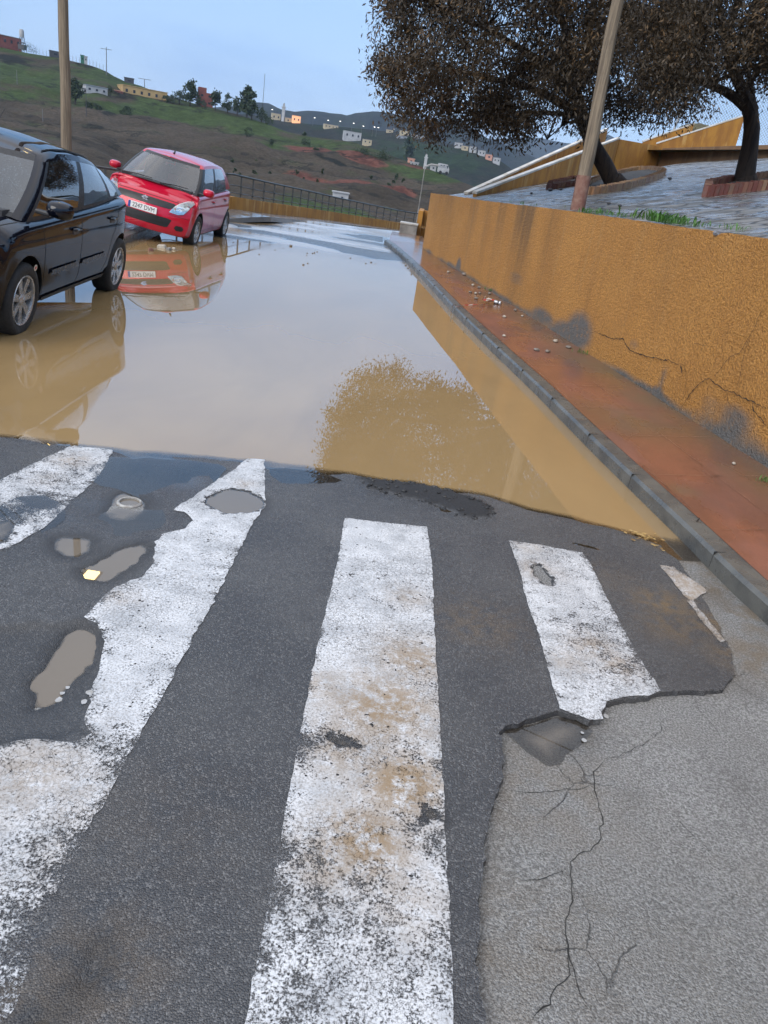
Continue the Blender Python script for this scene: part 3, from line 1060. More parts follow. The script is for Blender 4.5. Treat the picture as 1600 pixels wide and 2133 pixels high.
CRK = MB()
for i, (pts, wd) in enumerate([
    ([(1262, 1588), (1232, 1612), (1236, 1650), (1252, 1700), (1252, 1750), (1225, 1775), (1185, 1800), (1190, 1870), (1178, 1930), (1180, 1990), (1200, 2060), (1236, 2133)], .005),
    ([(1180, 1990), (1180, 2040), (1130, 2110), (1105, 2133)], .0045),
    ([(1185, 1815), (1120, 1836), (1080, 1840)], .003), ([(1050, 1650), (1120, 1656), (1200, 1648), (1236, 1640)], .003),
    ([(1262, 1588), (1330, 1560), (1376, 1530), (1380, 1490)], .0028), ([(1400, 1700), (1460, 1760), (1540, 1830)], .0022), ([(1440, 1450), (1456, 1480), (1500, 1530)], .002)]):
    mb = ribbon([G(x, y, -.018)[:2] for x, y in pts], wd * .5, old_z, .0025, i + 2)
    CRK.add(mb.v, mb.f)
struct('road_crack', CRK, M_CRACK)
# crumbs of broken asphalt along the wet lip and the layer's edge
crm = MB()
rc_ = random.Random(21)
ed_ = EDGE[EDGE[:, 1] < 3.3]
for i in range(150):
    if i < 150:
        a_ = LIP[rc_.randrange(len(LIP))]
        k_ = np.argsort(np.linalg.norm(LIP - a_, axis=1))[rc_.randrange(min(60, len(LIP)))]
        q = a_ + (LIP[k_] - a_) * rc_.random()
        s_ = rc_.uniform(.003, .012) * rc_.choice((.6, 1, 1.3))
    else:
        q = ed_[rc_.randrange(len(ed_))] + np.array([abs(rc_.gauss(.0, .03)), rc_.gauss(0, .02)])
        s_ = rc_.uniform(.0025, .008)
    P1 = np.array([q])
    z_ = max(float(asph_z(P1)[0]) if i < 330 else float(old_z(P1)[0]), -.02)
    crm.sphere((q[0], q[1], z_ + s_ * .25), s_, 6, 4, (1.2, .9, .6), .6)
struct('asphalt_crumbs', crm, plain('crumb_tar', (.016, .016, .017), .45, col2=(.035, .034, .033), sc=60, local=False), kind='stuff')


# ------------------------------------------------------------------ kerbs and pavements
def offset_line(P, d):
    P = np.asarray(P, float)
    T = np.gradient(P, axis=0)
    T /= np.linalg.norm(T, axis=1, keepdims=True) + 1e-9
    return P + np.stack([-T[:, 1], T[:, 0]], 1) * d


def kerb_mesh(P, width, ztop, side=1, zbot=-.25, ln=1.0):
    """kerb stones laid end to end along P, chamfered front edge; side: +1 body lies left of the travel direction"""
    mb = MB()
    D = densify(P, .25, False)
    B = offset_line(D, side * width)
    C1 = offset_line(D, side * .018)
    n = len(D)
    dist = np.r_[0, np.cumsum(np.linalg.norm(np.diff(D, axis=0), axis=1))]
    dz = np.array([.002 * fnoise(round(s / ln) * 3.3, 1.0) for s in dist]) + far_drop(D[:, 1])
    rows = []
    for i in range(n):
        z = ztop + dz[i]
        rows.append([(D[i][0], D[i][1], zbot + float(far_drop(D[i][1]))), (D[i][0], D[i][1], z - .022), (C1[i][0], C1[i][1], z), (B[i][0], B[i][1], z + .006), (B[i][0], B[i][1], zbot + float(far_drop(D[i][1])))])
    v = [p for r_ in rows for p in r_]
    f = []
    for i in range(n - 1):
        for k in range(4):
            q = (i * 5 + k, i * 5 + k + 1, (i + 1) * 5 + k + 1, (i + 1) * 5 + k)
            f.append(q if side > 0 else q[::-1])
    f += [(4, 3, 2, 1, 0), tuple((n - 1) * 5 + k for k in range(5))]
    mb.add(v, f)
    return mb, dist, D, B


kb, kdist, KD, KB = kerb_mesh(KF, .135, KZ, side=-1)
if KB[3][0] < KD[3][0]:
    kb, kdist, KD, KB = kerb_mesh(KF, .135, KZ, side=1)
    KS = 1
else:
    KS = -1
struct('kerb', kb, M_KERB)
jm = MB()
for s in np.arange(.4, kdist[-1], 1.0):          # mortar joints between the stones
    i = min(np.searchsorted(kdist, s), len(KD) - 2)
    a, b = KD[i], KB[i]
    t = (KD[i + 1] - KD[i]) / np.linalg.norm(KD[i + 1] - KD[i])
    nn = (b - a) / np.linalg.norm(b - a)
    zz = KZ + float(far_drop(a[1]))
    M3 = Matrix(((t[0], nn[0], 0), (t[1], nn[1], 0), (0, 0, 1)))
    jm.box((*(a + nn * .066), zz - .047), (.003, .134, .10), M=M3)
struct('kerb_joint', jm, M_CRACK)


def wall_at(x, y):
    """(distance along the wall face from its far end, distance behind it)"""
    q = np.stack([np.asarray(x, float), np.asarray(y, float)], -1) - W0
    return q @ dW, q @ nW


PZ = KZ + .012
pav = [tuple(p) for p in KB] + [A(815, 497, 25.5)[:2], A(872, 497, 27.5)[:2]] + [tuple(W0 + nW * .15), tuple(W0 + dW * 25.5 + nW * .15)]
pav_d = densify(pav, .25)
v6, f6 = tri_sheet(pav_d, .12, inner=[((-3, 2), (4, 9), .09), ((-3, 9), (4, 30), .22), ((0, -8), (6, 2), .5)])
sw_, _ = wall_at(v6[:, 0], v6[:, 1])
_, hw_ = wall_at(v6[:, 0], v6[:, 1])
z6 = PZ - .004 + far_drop(v6[:, 1]) + .04 * sstep(.0, 1.4, dist_poly(v6, KB, False)) + np.array([.004 * fnoise(x * 1.2, y * 1.2, 30) for x, y in v6]) * sstep(.0, .3, dist_poly(v6, KB, False))
silt6 = np.clip(sstep(-.75, -.05, hw_) * (.75 + .5 * np.array([fnoise(x * .9, y * .9, 31) for x, y in v6])), 0, 1)
silt6 = np.maximum(silt6, blob(v6, [(1330, 880, .6, .7), (1420, 900, .5, .6), (1420, 1020, .1, .8), (1000, 620, .5, .3)], PZ))
wet6 = sstep(14.5, 18.5, v6[:, 1])
wet6 = np.maximum(wet6, sstep(.35, .05, dist_poly(v6, KB, False)) * sstep(9.5, 12.5, v6[:, 1]))
f6 = [q if np.cross(np.r_[v6[q[1]] - v6[q[0]], 0], np.r_[v6[q[2]] - v6[q[0]], 0])[2] > 0 else q[::-1] for q in f6]
struct('pavement', ([(p[0], p[1], z) for p, z in zip(v6, z6)], f6), M_PAVE, smooth=True, attrs={'silt': silt6, 'wet': wet6, 'joint': np.zeros(len(v6))})


def pav_z(P):
    return PZ + far_drop(P[:, 1]) + .04 * sstep(.0, 1.4, dist_poly(P, KB, False)) + .001


M_JOINT = plain('pavement_joint', (.34, .18, .12), .35, sc=3, local=False, col2=(.10, .05, .036))
pj = MB()
for k in range(34):                                # cross joints of the big pressed slabs
    s = 1.2 + k * .78
    i = min(np.searchsorted(kdist, s), len(KB) - 2)
    a = KB[i]
    t = (KB[i + 1] - KB[i]) / np.linalg.norm(KB[i + 1] - KB[i])
    nn = nW * .97 - dW * .12
    ln = 0
    while ln < 3.0 and wall_at(*(a + nn * ln))[1] < -.12:
        ln += .05
    r_ = ribbon([a + nn * .01, a + nn * ln], .0035, pav_z, .0025, 60 + k)
    pj.add(r_.v, r_.f)
for off in (.02, .55, 1.05):
    P = offset_line(KB, KS * off)
    P = P[(P[:, 1] > 2) & (P[:, 1] < 20)]
    P = P[wall_at(P[:, 0], P[:, 1])[1] < -.1]
    for j in range(0, len(P) - 8, 9):
        if random.random() < (.95 if off < .1 else .55):
            r_ = ribbon(P[j:j + random.randint(4, 9)], .0032 if off > .1 else .005, pav_z, .0028, 100 + j)
            pj.add(r_.v, r_.f)
struct('pavement_joint', pj, M_JOINT)

# left pavement, where two wheels of each parked car stand
LK = LEFT_KERB[::-1]
lb, ld, LD, LB = kerb_mesh(LK, .16, .12, side=1)
struct('kerb', lb, M_KERB)
lp_ = [tuple(p) for p in LB] + [(-8.4, 22.3), (-9.6, 19), (-9.2, 12), (-9, -6)]
v7, f7 = tri_sheet(densify(lp_, .6), .5)
z7 = .128 + far_drop(v7[:, 1]) * .6
f7 = [q if np.cross(np.r_[v7[q[1]] - v7[q[0]], 0], np.r_[v7[q[2]] - v7[q[0]], 0])[2] > 0 else q[::-1] for q in f7]
struct('pavement', ([(p[0], p[1], z) for p, z in zip(v7, z7)], f7), M_PAVE, smooth=True, attrs={'silt': np.full(len(v7), .5), 'wet': np.full(len(v7), .5), 'joint': np.zeros(len(v7))})

# ------------------------------------------------------------------ ochre retaining wall
WTH = .26
PLA, PLB = .0216, .235                            # plaza: fall along the wall, rise away from it


def wall_top(s):
    return 1.475 + .0185 * s + .02 * math.sin(s * .8) * .3


def plaza_z(x, y):
    s, h = wall_at(x, y)
    return 1.405 + PLA * s + PLB * np.maximum(h - .3, -.3)


def PL(px, py):
    """where the view ray of the photo meets the plaza slope"""
    d = ray(px, py)
    lo, hi_ = 3.0, 60.0
    f = lambda t: float((_O + d * t)[2] - plaza_z(*(_O + d * t)[:2]))
    ts = np.linspace(lo, hi_, 600)
    prev = f(ts[0])
    for a, b in zip(ts[:-1], ts[1:]):
        cur = f(b)
        if prev > 0 >= cur:
            return _O + d * (a + (b - a) * prev / (prev - cur))
        prev = cur
    return _O + d * 24.0


def WP(px, py):
    """(s, z) where the view ray meets the wall face"""
    d = ray(px, py)
    t = (W0 - _O[:2]) @ nW / (d[:2] @ nW)
    p = _O + d * t
    return float((p[:2] - W0) @ dW), float(p[2])


NOTCH = WP(1492, 487)[0]
SL = np.arange(0, 27.01, .07)
ZL = np.linspace(0, 1, 15)
wv_, wf_ = [], []
zb_ = lambda s: PZ + .03 + float(far_drop(W0[1] + dW[1] * s)) - .12
for s in SL:
    zt = wall_top(s) + .008 * fnoise(s * 2.3, 5) + .007 * fnoise(s * 9, 5) - .05 * math.exp(-((s - NOTCH) / .05) ** 2)
    for k in ZL:
        z = lerp(zb_(s), zt, k)
        q = W0 + dW * s + nW * (.012 * fnoise(s * 1.1, z * 1.1, 4) - .0)
        wv_.append((q[0], q[1], z))
nz_ = len(ZL)
for i in range(len(SL) - 1):
    for k in range(nz_ - 1):
        wf_.append((i * nz_ + k, i * nz_ + k + 1, (i + 1) * nz_ + k + 1, (i + 1) * nz_ + k))
n0 = len(wv_)
for s in SL:                                       # top and back
    zt = wall_top(s) + .008 * fnoise(s * 2.3, 5) + .007 * fnoise(s * 9, 5) - .05 * math.exp(-((s - NOTCH) / .05) ** 2)
    q = W0 + dW * s + nW * WTH
    wv_.append((q[0], q[1], zt - .012))
    wv_.append((q[0], q[1], .3))
for i in range(len(SL) - 1):
    a, b = n0 + 2 * i, n0 + 2 * i + 2
    wf_.append((i * nz_ + nz_ - 1, a, b, (i + 1) * nz_ + nz_ - 1))
    wf_.append((a, a + 1, b + 1, b))
wf_.append(tuple(range(nz_ - 1, -1, -1)) + (n0 + 1, n0))
ws = np.array([(p[0], p[1]) for p in wv_])
S_, _ = wall_at(ws[:, 0], ws[:, 1])
Z_ = np.array([p[2] for p in wv_])
SZ = np.stack([S_, Z_], 1)


def wblob(L):
    o = np.zeros(len(SZ))
    for x, y, rs, rz, w_ in L:
        s, z = WP(x, y)
        o = np.maximum(o, w_ * np.exp(-((SZ[:, 0] - s) / rs) ** 2 - ((SZ[:, 1] - z) / rz) ** 2))
    return o


dirt = np.clip(sstep(.30, .13, Z_) * (.65 + .6 * np.array([fnoise(s * .9, 3.3) for s in S_])), 0, 1)
dirt = np.maximum(dirt, wblob([(955, 552, .25, .16, 1.0), (1180, 700, .7, .20, 1.0), (1205, 690, .5, .26, 1.0), (1130, 660, .6, .14, .9), (1530, 880, .35, .16, .8), (1480, 850, .3, .12, .6), (1560, 940, .4, .14, .8), (1380, 790, .1, .2, .6),
                              (1320, 720, .2, .12, .5), (1075, 580, .6, .12, .6)]))
strk = np.zeros(len(SZ))
for x, w_, wd in [(1085, .95, .35), (1100, .8, .3), (1150, .5, .3), (1040, .45, .3), (980, .35, .4), (1010, .3, .25), (1410, .2, .15), (930, .3, .3)]:
    s, _ = WP(x, 470)
    prof = lerp(.35, 1, sstep(.5, 1.55, Z_))
    strk = np.maximum(strk, w_ * np.exp(-((SZ[:, 0] - s - .15 * (1.5 - Z_)) / wd) ** 2) * prof)
wall = obj('retaining_wall', (wv_, wf_), M_STUCCO, smooth=True, attrs={'dirt': dirt, 'streak': strk}, sharp=50)
tag(wall, 'long rough ochre rendered wall with cracks and grey damp patches along the red pavement', 'wall')
crk = MB()


def wall_crack(L, wd, seed=0):
    P = np.array([WP(x, y) for x, y in L])
    P = densify(P, .015, False)
    P = wobble(P, .012, 20, seed)
    n = len(P)
    o = len(crk.v)
    for sd in (1, -1):
        for i in range(n):
            t = P[min(i + 1, n - 1)] - P[max(i - 1, 0)]
            t /= np.linalg.norm(t) + 1e-9
            ww = wd * (.35 + 1.1 * abs(fnoise(P[i][0] * 15, P[i][1] * 15, seed))) * min(1, 6 * i / n + .2, 6 * (n - 1 - i) / n + .2)
            s, z = P[i] + np.array([-t[1], t[0]]) * ww * sd
            q = W0 + dW * s - nW * .014
            crk.v.append((q[0], q[1], z))
    crk.f += [(o + i, o + i + 1, o + n + i + 1, o + n + i) for i in range(n - 1)]


for i, (L, wd) in enumerate([
    ([(1600, 640), (1588, 650), (1572, 688), (1556, 716), (1544, 736), (1522, 744), (1506, 766), (1490, 786)], .0035),
    ([(1566, 700), (1552, 740), (1546, 780), (1538, 806)], .0028),
    ([(1420, 852), (1440, 822), (1452, 806), (1470, 792), (1480, 788), (1494, 800), (1514, 814), (1530, 816), (1536, 822), (1560, 832), (1572, 838), (1600, 852)], .006),
    ([(1568, 838), (1574, 856), (1588, 870), (1600, 890)], .005), ([(1516, 816), (1520, 840), (1532, 852)], .003),
    ([(1240, 690), (1275, 705), (1300, 706), (1314, 730), (1345, 742), (1378, 748), (1398, 752), (1412, 758), (1428, 760)], .006),
    ([(1428, 760), (1432, 790), (1430, 820), (1424, 836)], .0025), ([(1385, 750), (1382, 790), (1378, 828)], .003), ([(1420, 762), (1424, 778)], .009),
    ([(1448, 716), (1476, 722)], .002), ([(1250, 700), (1262, 670)], .002)]):
    wall_crack(L, wd, i * 3 + 1)
obj('crack', crk, M_CRACK, parent=wall)
# broken notch with a stone showing on top of the wall
s_, _z = WP(1492, 487)
q = W0 + dW * s_ - nW * .004
nb_ = MB()
nb_.sphere((q[0] + .03, q[1], wall_top(s_) - .012), .035, 8, 6, (1.5, 1, .9), .5)
obj('exposed_stone', nb_, plain('grey_rubble', (.16, .165, .18), .7, bump=.4), parent=wall)

# plaza slope
s_far, _ = 0, 0
pq = [W0 + nW * (WTH - .02), W0 + dW * 26 + nW * (WTH - .02), W0 + dW * 26 + nW * 26, W0 - dW * 3 + nW * 26, W0 - dW * 9 + nW * 12, W0 - dW * 1.2 + nW * .6]
v8, f8 = tri_sheet(densify(pq, .5), .45)
z8 = plaza_z(v8[:, 0], v8[:, 1]) + np.array([.02 * fnoise(x * .5, y * .5, 50) for x, y in v8])
f8 = [q if np.cross(np.r_[v8[q[1]] - v8[q[0]], 0], np.r_[v8[q[2]] - v8[q[0]], 0])[2] > 0 else q[::-1] for q in f8]
struct('plaza', ([(p[0], p[1], z) for p, z in zip(v8, z8)], f8), M_PLAZA, smooth=True)


# ------------------------------------------------------------------ stair parapets behind the plaza
def ztop_at(px, py, X, Y):
    """height at which the ray through the pixel passes over the ground point (X, Y)"""
    d = ray(px, py)
    t = Y / d[1]
    return CAM_H + d[2] * t


def parapet(name, label, a, b, za0, za1, zb0, zb1, th, mat, cop=True, cap=None):
    """wall from ground point a to b; bottom and top heights at both ends; white coping on top"""
    a, b = np.asarray(a[:2]), np.asarray(b[:2])
    t = (b - a) / np.linalg.norm(b - a)
    n = np.array([-t[1], t[0]])
    if n[1] < 0:
        n = -n
    r_ = thing(name, label, 'wall', (a[0], a[1], za0))
    L = lambda p, z: (p[0] - a[0], p[1] - a[1], z - za0)
    mb = MB()
    mb.prism([L(a, za0 - .6), L(b, zb0 - .6), L(b, zb1), L(a, za1)], (*(n * th), 0))
    obj('wall', mb, mat, parent=r_)
    if cop:
        c = MB()
        e = .018
        a2, b2 = a - n * e - t * .03, b - n * e + t * .03
        c.prism([L(a2, za1 + .002), L(b2, zb1 + .002), L(b2, zb1 + .055), L(a2, za1 + .055)], (*(n * (th + 2 * e)), 0))
        obj('coping', c, M_WHITE if cap is None else cap, parent=r_)
    return r_


M_COPING = plain('coping_white', (.62, .60, .56), .6, col2=(.42, .36, .27), sc=2, local=False)
pA = PL(992, 409)
pB = PL(1275, 352)
zBt = ztop_at(1271, 286, pB[0], pB[1])
parapet('stair_parapet', 'sloping ochre parapet with white coping behind the leaning pole, nearer one of its pair', pA, pB, pA[2], pA[2] + .05, pB[2], zBt, .09, M_OCHRE, cap=M_COPING)
back = np.array([.12, 1.55])
pA2, pB2 = A(974, 407, pA[1] + back[1]), None
tt = (pB[:2] - pA[:2])
qa = pA2[:2]
qb = qa + tt * .98
za_ = pA2[2]
zb2 = ztop_at(1222, 283, *(qa + tt * .83))
slope2 = (zb2 - za_) / .83
parapet('stair_parapet', 'sloping ochre parapet with white coping, farther one of its pair', qa, qb, za_, za_ + .02, za_ + (pB[2] - pA[2]), za_ + slope2 * .98, .09, M_OCHRE, cap=M_COPING)
pC = PL(1368, 341)
zCt = ztop_at(1368, 304, pC[0], pC[1])
parapet('landing_wall', 'level ochre wall turning back from the top of the sloping parapet', pB + np.array([.02, .02, 0]), pC, pB[2], zBt - .01, pC[2], zCt, .2, M_OCHRE, cop=False)
pD = PL(1600, 329)
ext = pD[:2] + (pD[:2] - pC[:2]) * .8
zDt = ztop_at(1600, 298, pD[0], pD[1])
zEt = zDt + (zDt - zCt) * .8
parapet('low_wall', 'low brown rendered wall at the back of the wet plaza', (pC + np.array([.05, -.05, 0])), ext, pC[2], zCt - .05, pD[2] + (pD[2] - pC[2]) * .8, zEt, .25, M_BROWNWALL, cop=False)
# upper flight
uY = pC[1] + 1.6
u0, u1 = A(1370, 300, uY), A(1552, 241, uY + .3)
parapet('stair_parapet', 'sloping ochre parapet with white coping above the brown wall, nearer of the upper pair', u0, u1, u0[2] - 1.2, u0[2], u1[2] - 2.6, u1[2], .09, M_OCHRE, cap=M_COPING)
uY2 = uY + 1.7
u2, u3 = A(1340, 296, uY2), A(1446, 258, uY2 + .2)
parapet('stair_parapet', 'short sloping ochre parapet with white coping beside the grassy mound', u2, u3, u2[2] - 1.2, u2[2], u3[2] - 2.2, u3[2], .09, M_OCHRE, cap=M_COPING)
mo = MB()
mc = A(1456, 268, uY2 + 1.2)
mo.sphere((mc[0], mc[1], mc[2] - .35), 1.0, 16, 10, (1.0, .7, .55), .12)
struct('mound', mo, plain('mound_soil', (.10, .095, .05), .9, col2=(.07, .06, .035), sc=3, bump=.6, bsc=12, local=False), smooth=True)
ub = MB()                                         # ground behind the low wall, at the level of its top
e0, e1 = np.array(ext), pC[:2]
ub.add([(e1[0] - 1.0, e1[1] + .3, zCt - .25), (e0[0], e0[1] + .3, zEt - .2), (e0[0] + 6, e0[1] + 14, zEt - .1), (e1[0] - 2, e1[1] + 14, zCt - 1.2)], [(0, 1, 2, 3)])
struct('upper_ground', ub, plain('upper_soil', (.10, .09, .06), .9, sc=1, local=False))

# ------------------------------------------------------------------ planters
M_BRICK = None
mB, tB = new_mat('planter_brick')
_p = tB.obj()
_n = tB.noise(_p, 9, 4)
_c = tB.mix(tB.attr('tint'), (.13, .04, .026), (.30, .19, .10))
_c = tB.mix(tB.ramp(_n, .5, .7, 0, .5), _c, (.12, .09, .07))
tB.out(tB.pbsdf(_c, .45, tB.bump(tB.noise(_p, 60, 4), .4, .006)))


def brick_ring(name, label, pts, closed=True, hgt=.15, tone=0.0, wd=.12, group=None):
    """edge of bricks on end following plaza points; bricks are one patterned mesh"""
    P = densify(pts, .075, closed)
    c = P.mean(0)
    z0 = plaza_z(c[0], c[1])
    r_ = thing(name, label, 'planter', (c[0], c[1], float(z0)), group=group)
    mb = MB()
    tint = []
    n = len(P)
    for i in range(n if closed else n - 1):
        a, b = P[i], P[(i + 1) % n]
        t = (b - a) / (np.linalg.norm(b - a) + 1e-9)
        mid = (a + b) / 2
        zz = float(plaza_z(*mid))
        M3 = Matrix(((t[0], -t[1], 0), (t[1], t[0], 0), (0, 0, 1)))
        mb.box((mid[0] - c[0], mid[1] - c[1], zz - z0 + hgt / 2 - .12 + random.uniform(-.008, .008)), (np.linalg.norm(b - a) - .009, wd + random.uniform(-.008, .008), hgt + .24), M=M3)
        tint += [np.clip(tone + random.uniform(-.4, .5), 0, 1)] * 8
    obj('brick_edge', mb, mB, parent=r_, attrs={'tint': tint})
    if closed:
        so = densify(P, .15)
        ctr = P.mean(0)
        vin = ctr + (so - ctr) * .93
        sv, sf = tri_sheet(vin, .25)
        sz = [float(plaza_z(*q)) - float(z0) + .05 + .03 * fnoise(q[0] * 3, q[1] * 3) for q in sv]
        obj('soil', ([(q[0] - c[0], q[1] - c[1], z) for q, z in zip(sv, sz)], sf), plain('planter_soil', (.035, .028, .02), .85, sc=6, bump=.6, bsc=30), parent=r_, smooth=True)
    return r_


ringpx = [(1212, 408), (1262, 402), (1320, 390), (1372, 373), (1384, 363), (1366, 357), (1330, 356), (1290, 364), (1240, 380), (1214, 394)]
brick_ring('brick_planter', 'long oval planter edged with tan upright bricks round the leaning tree', smooth_poly([PL(x, y)[:2] for x, y in ringpx], 2), tone=.75)
r2 = [(1470, 410), (1540, 402), (1640, 392), (1700, 384), (1690, 372), (1600, 376), (1520, 384), (1472, 394)]
brick_ring('brick_planter', 'planter edged with dark red upright bricks round the right hand tree', [PL(x, y)[:2] for x, y in r2], tone=.15, hgt=.16)
r3 = [(1142, 395), (1200, 387), (1214, 378), (1196, 376), (1146, 387)]
brick_ring('brick_planter', 'small dark red brick planter behind the leaning pole', [PL(x, y)[:2] for x, y in r3], tone=.0, hgt=.13)

# ------------------------------------------------------------------ end block, pillar, far railing
bl = A(830, 500, 26.3)
b_ = thing('concrete_block', 'grey concrete planter block at the far end of the pavement', 'block', (bl[0], bl[1], bl[2]))
mb = MB()
mb.box((.27, .35, .24), (.56, .7, .56))
obj('block', mb, M_CONC, parent=b_, bevel=.015)
mb = MB()
mb.box((.27, .35, .54), (.60, .74, .05))
obj('cap', mb, plain('pale_cap', (.42, .40, .36), .6, col2=(.3, .28, .25), local=False), parent=b_, bevel=.01)
gm_ = MB()
pl_ = A(862, 500, 27.2)
zt_ = ztop_at(873, 438, pl_[0], pl_[1])
pi = thing('end_wall', 'short narrow ochre wall end beside the concrete block', 'wall', (pl_[0], pl_[1], pl_[2]))
mb = MB()
mb.box((.10, 1.0, (zt_ - pl_[2]) / 2), (.16, 2.2, zt_ - pl_[2]))
obj('wall', mb, M_OCHRE, parent=pi, bevel=.01)
mb = MB()
mb.box((.55, .9, (zt_ - pl_[2]) / 2 + .22), (.74, .16, zt_ - pl_[2] - .45))
mb.box((.55, .88, .12), (.74, .2, .5))
obj('return_wall', mb, M_OCHRE, parent=pi, bevel=.01)

RAIL = np.array([(-11.5, 12.0), (-10.3, 16.0)] + [tuple(A(x, y, Y)[:2]) for x, y, Y in [(240, 400, 17.5), (340, 420, 20.5), (480, 437, 22.6), (560, 447, 25.6), (640, 455, 29.6), (700, 462, 33.6), (770, 471, 38), (835, 480, 42), (905, 488, 45)]])
RZ = np.array([.1, .08] + [A(x, y, Y)[2] for x, y, Y in [(240, 400, 17.5), (340, 420, 20.5), (480, 437, 22.6), (560, 447, 25.6), (640, 455, 29.6), (700, 462, 33.6), (770, 471, 38), (835, 480, 42), (905, 488, 45)]])
RZ[2], RZ[3] = .05, -.02
rdist = np.r_[0, np.cumsum(np.linalg.norm(np.diff(RAIL, axis=0), axis=1))]


def rail_at(s):
    return np.array([np.interp(s, rdist, RAIL[:, 0]), np.interp(s, rdist, RAIL[:, 1]), np.interp(s, rdist, RZ)])


ss = np.arange(0, rdist[-1], .8)
RP = np.array([rail_at(s) for s in ss])
rl = thing('low_wall', 'low ochre wall along the bend carrying the dark railing', 'wall', RP[0])
mb = MB()
off = offset_line(RP[:, :2], .22)
n = len(RP)
HWL = .36
vv, ff = [], []
for i in range(n):
    for (q, z) in ((RP[i], -.5), (RP[i], HWL), (off[i], HWL), (off[i], -.5)):
        vv.append((q[0] - RP[0][0], q[1] - RP[0][1], RP[i][2] + z - RP[0][2]))
for i in range(n - 1):
    for k in range(3):
        ff.append((i * 4 + k, i * 4 + k + 1, i * 4 + k + 5, i * 4 + k + 4))
obj('wall', (vv, ff), M_OCHRE, parent=rl)
rg_ = thing('railing', 'dark metal railing with square posts on the low ochre wall', 'railing', RP[0])
mid = offset_line(RP[:, :2], .11)
for hz, nm, rr in ((HWL + .58, 'top_rail', .026), (HWL + .30, 'middle_rail', .012), (HWL + .10, 'bottom_rail', .014)):
    mb = MB()
    mb.tube([(q[0] - RP[0][0], q[1] - RP[0][1], p[2] + hz - RP[0][2]) for q, p in zip(mid, RP)], rr, 6)
    obj(nm, mb, M_RAIL, parent=rg_, smooth=True)
for s in np.arange(.4, rdist[-1], .92):
    p = rail_at(s)
    i = min(np.searchsorted(ss, s), n - 1)
    q = np.array([np.interp(s, ss, mid[:, 0]), np.interp(s, ss, mid[:, 1])])
    mb = MB()
    mb.box((0, 0, .30), (.04, .04, .60))
    po = obj('post', mb, M_RAIL, parent=rg_)
    po.location = (q[0] - RP[0][0], q[1] - RP[0][1], p[2] + HWL - RP[0][2] - .01)
# strip of pavement and kerb in front of the low wall
fk = offset_line(RP[:, :2], -1.15)
vv, ff = [], []
for i in range(n):
    for q, z in ((RP[i], .03), (fk[i], .0), (fk[i], -.13)):
        vv.append((q[0], q[1], RP[i][2] + z))
for i in range(n - 1):
    ff.append((i * 3, i * 3 + 1, i * 3 + 4, i * 3 + 3))
    ff.append((i * 3 + 1, i * 3 + 2, i * 3 + 5, i * 3 + 4))
o_ = struct('pavement', (vv, ff), plain('wet_cement', (.17, .165, .16), .16, col2=(.10, .10, .10), sc=1.5, local=False))
"""end of part 2"""


# ------------------------------------------------------------------ cars
def table(T, x):
    T = sorted(T)
    xs = np.array([t[0] for t in T])
    ys = np.array([t[1] for t in T])
    return np.interp(x, xs, ys)


def smooth_table(T, x, k=.10):
    return (table(T, x - k) + table(T, x - k / 2) + 2 * table(T, x) + table(T, x + k / 2) + table(T, x + k)) / 6


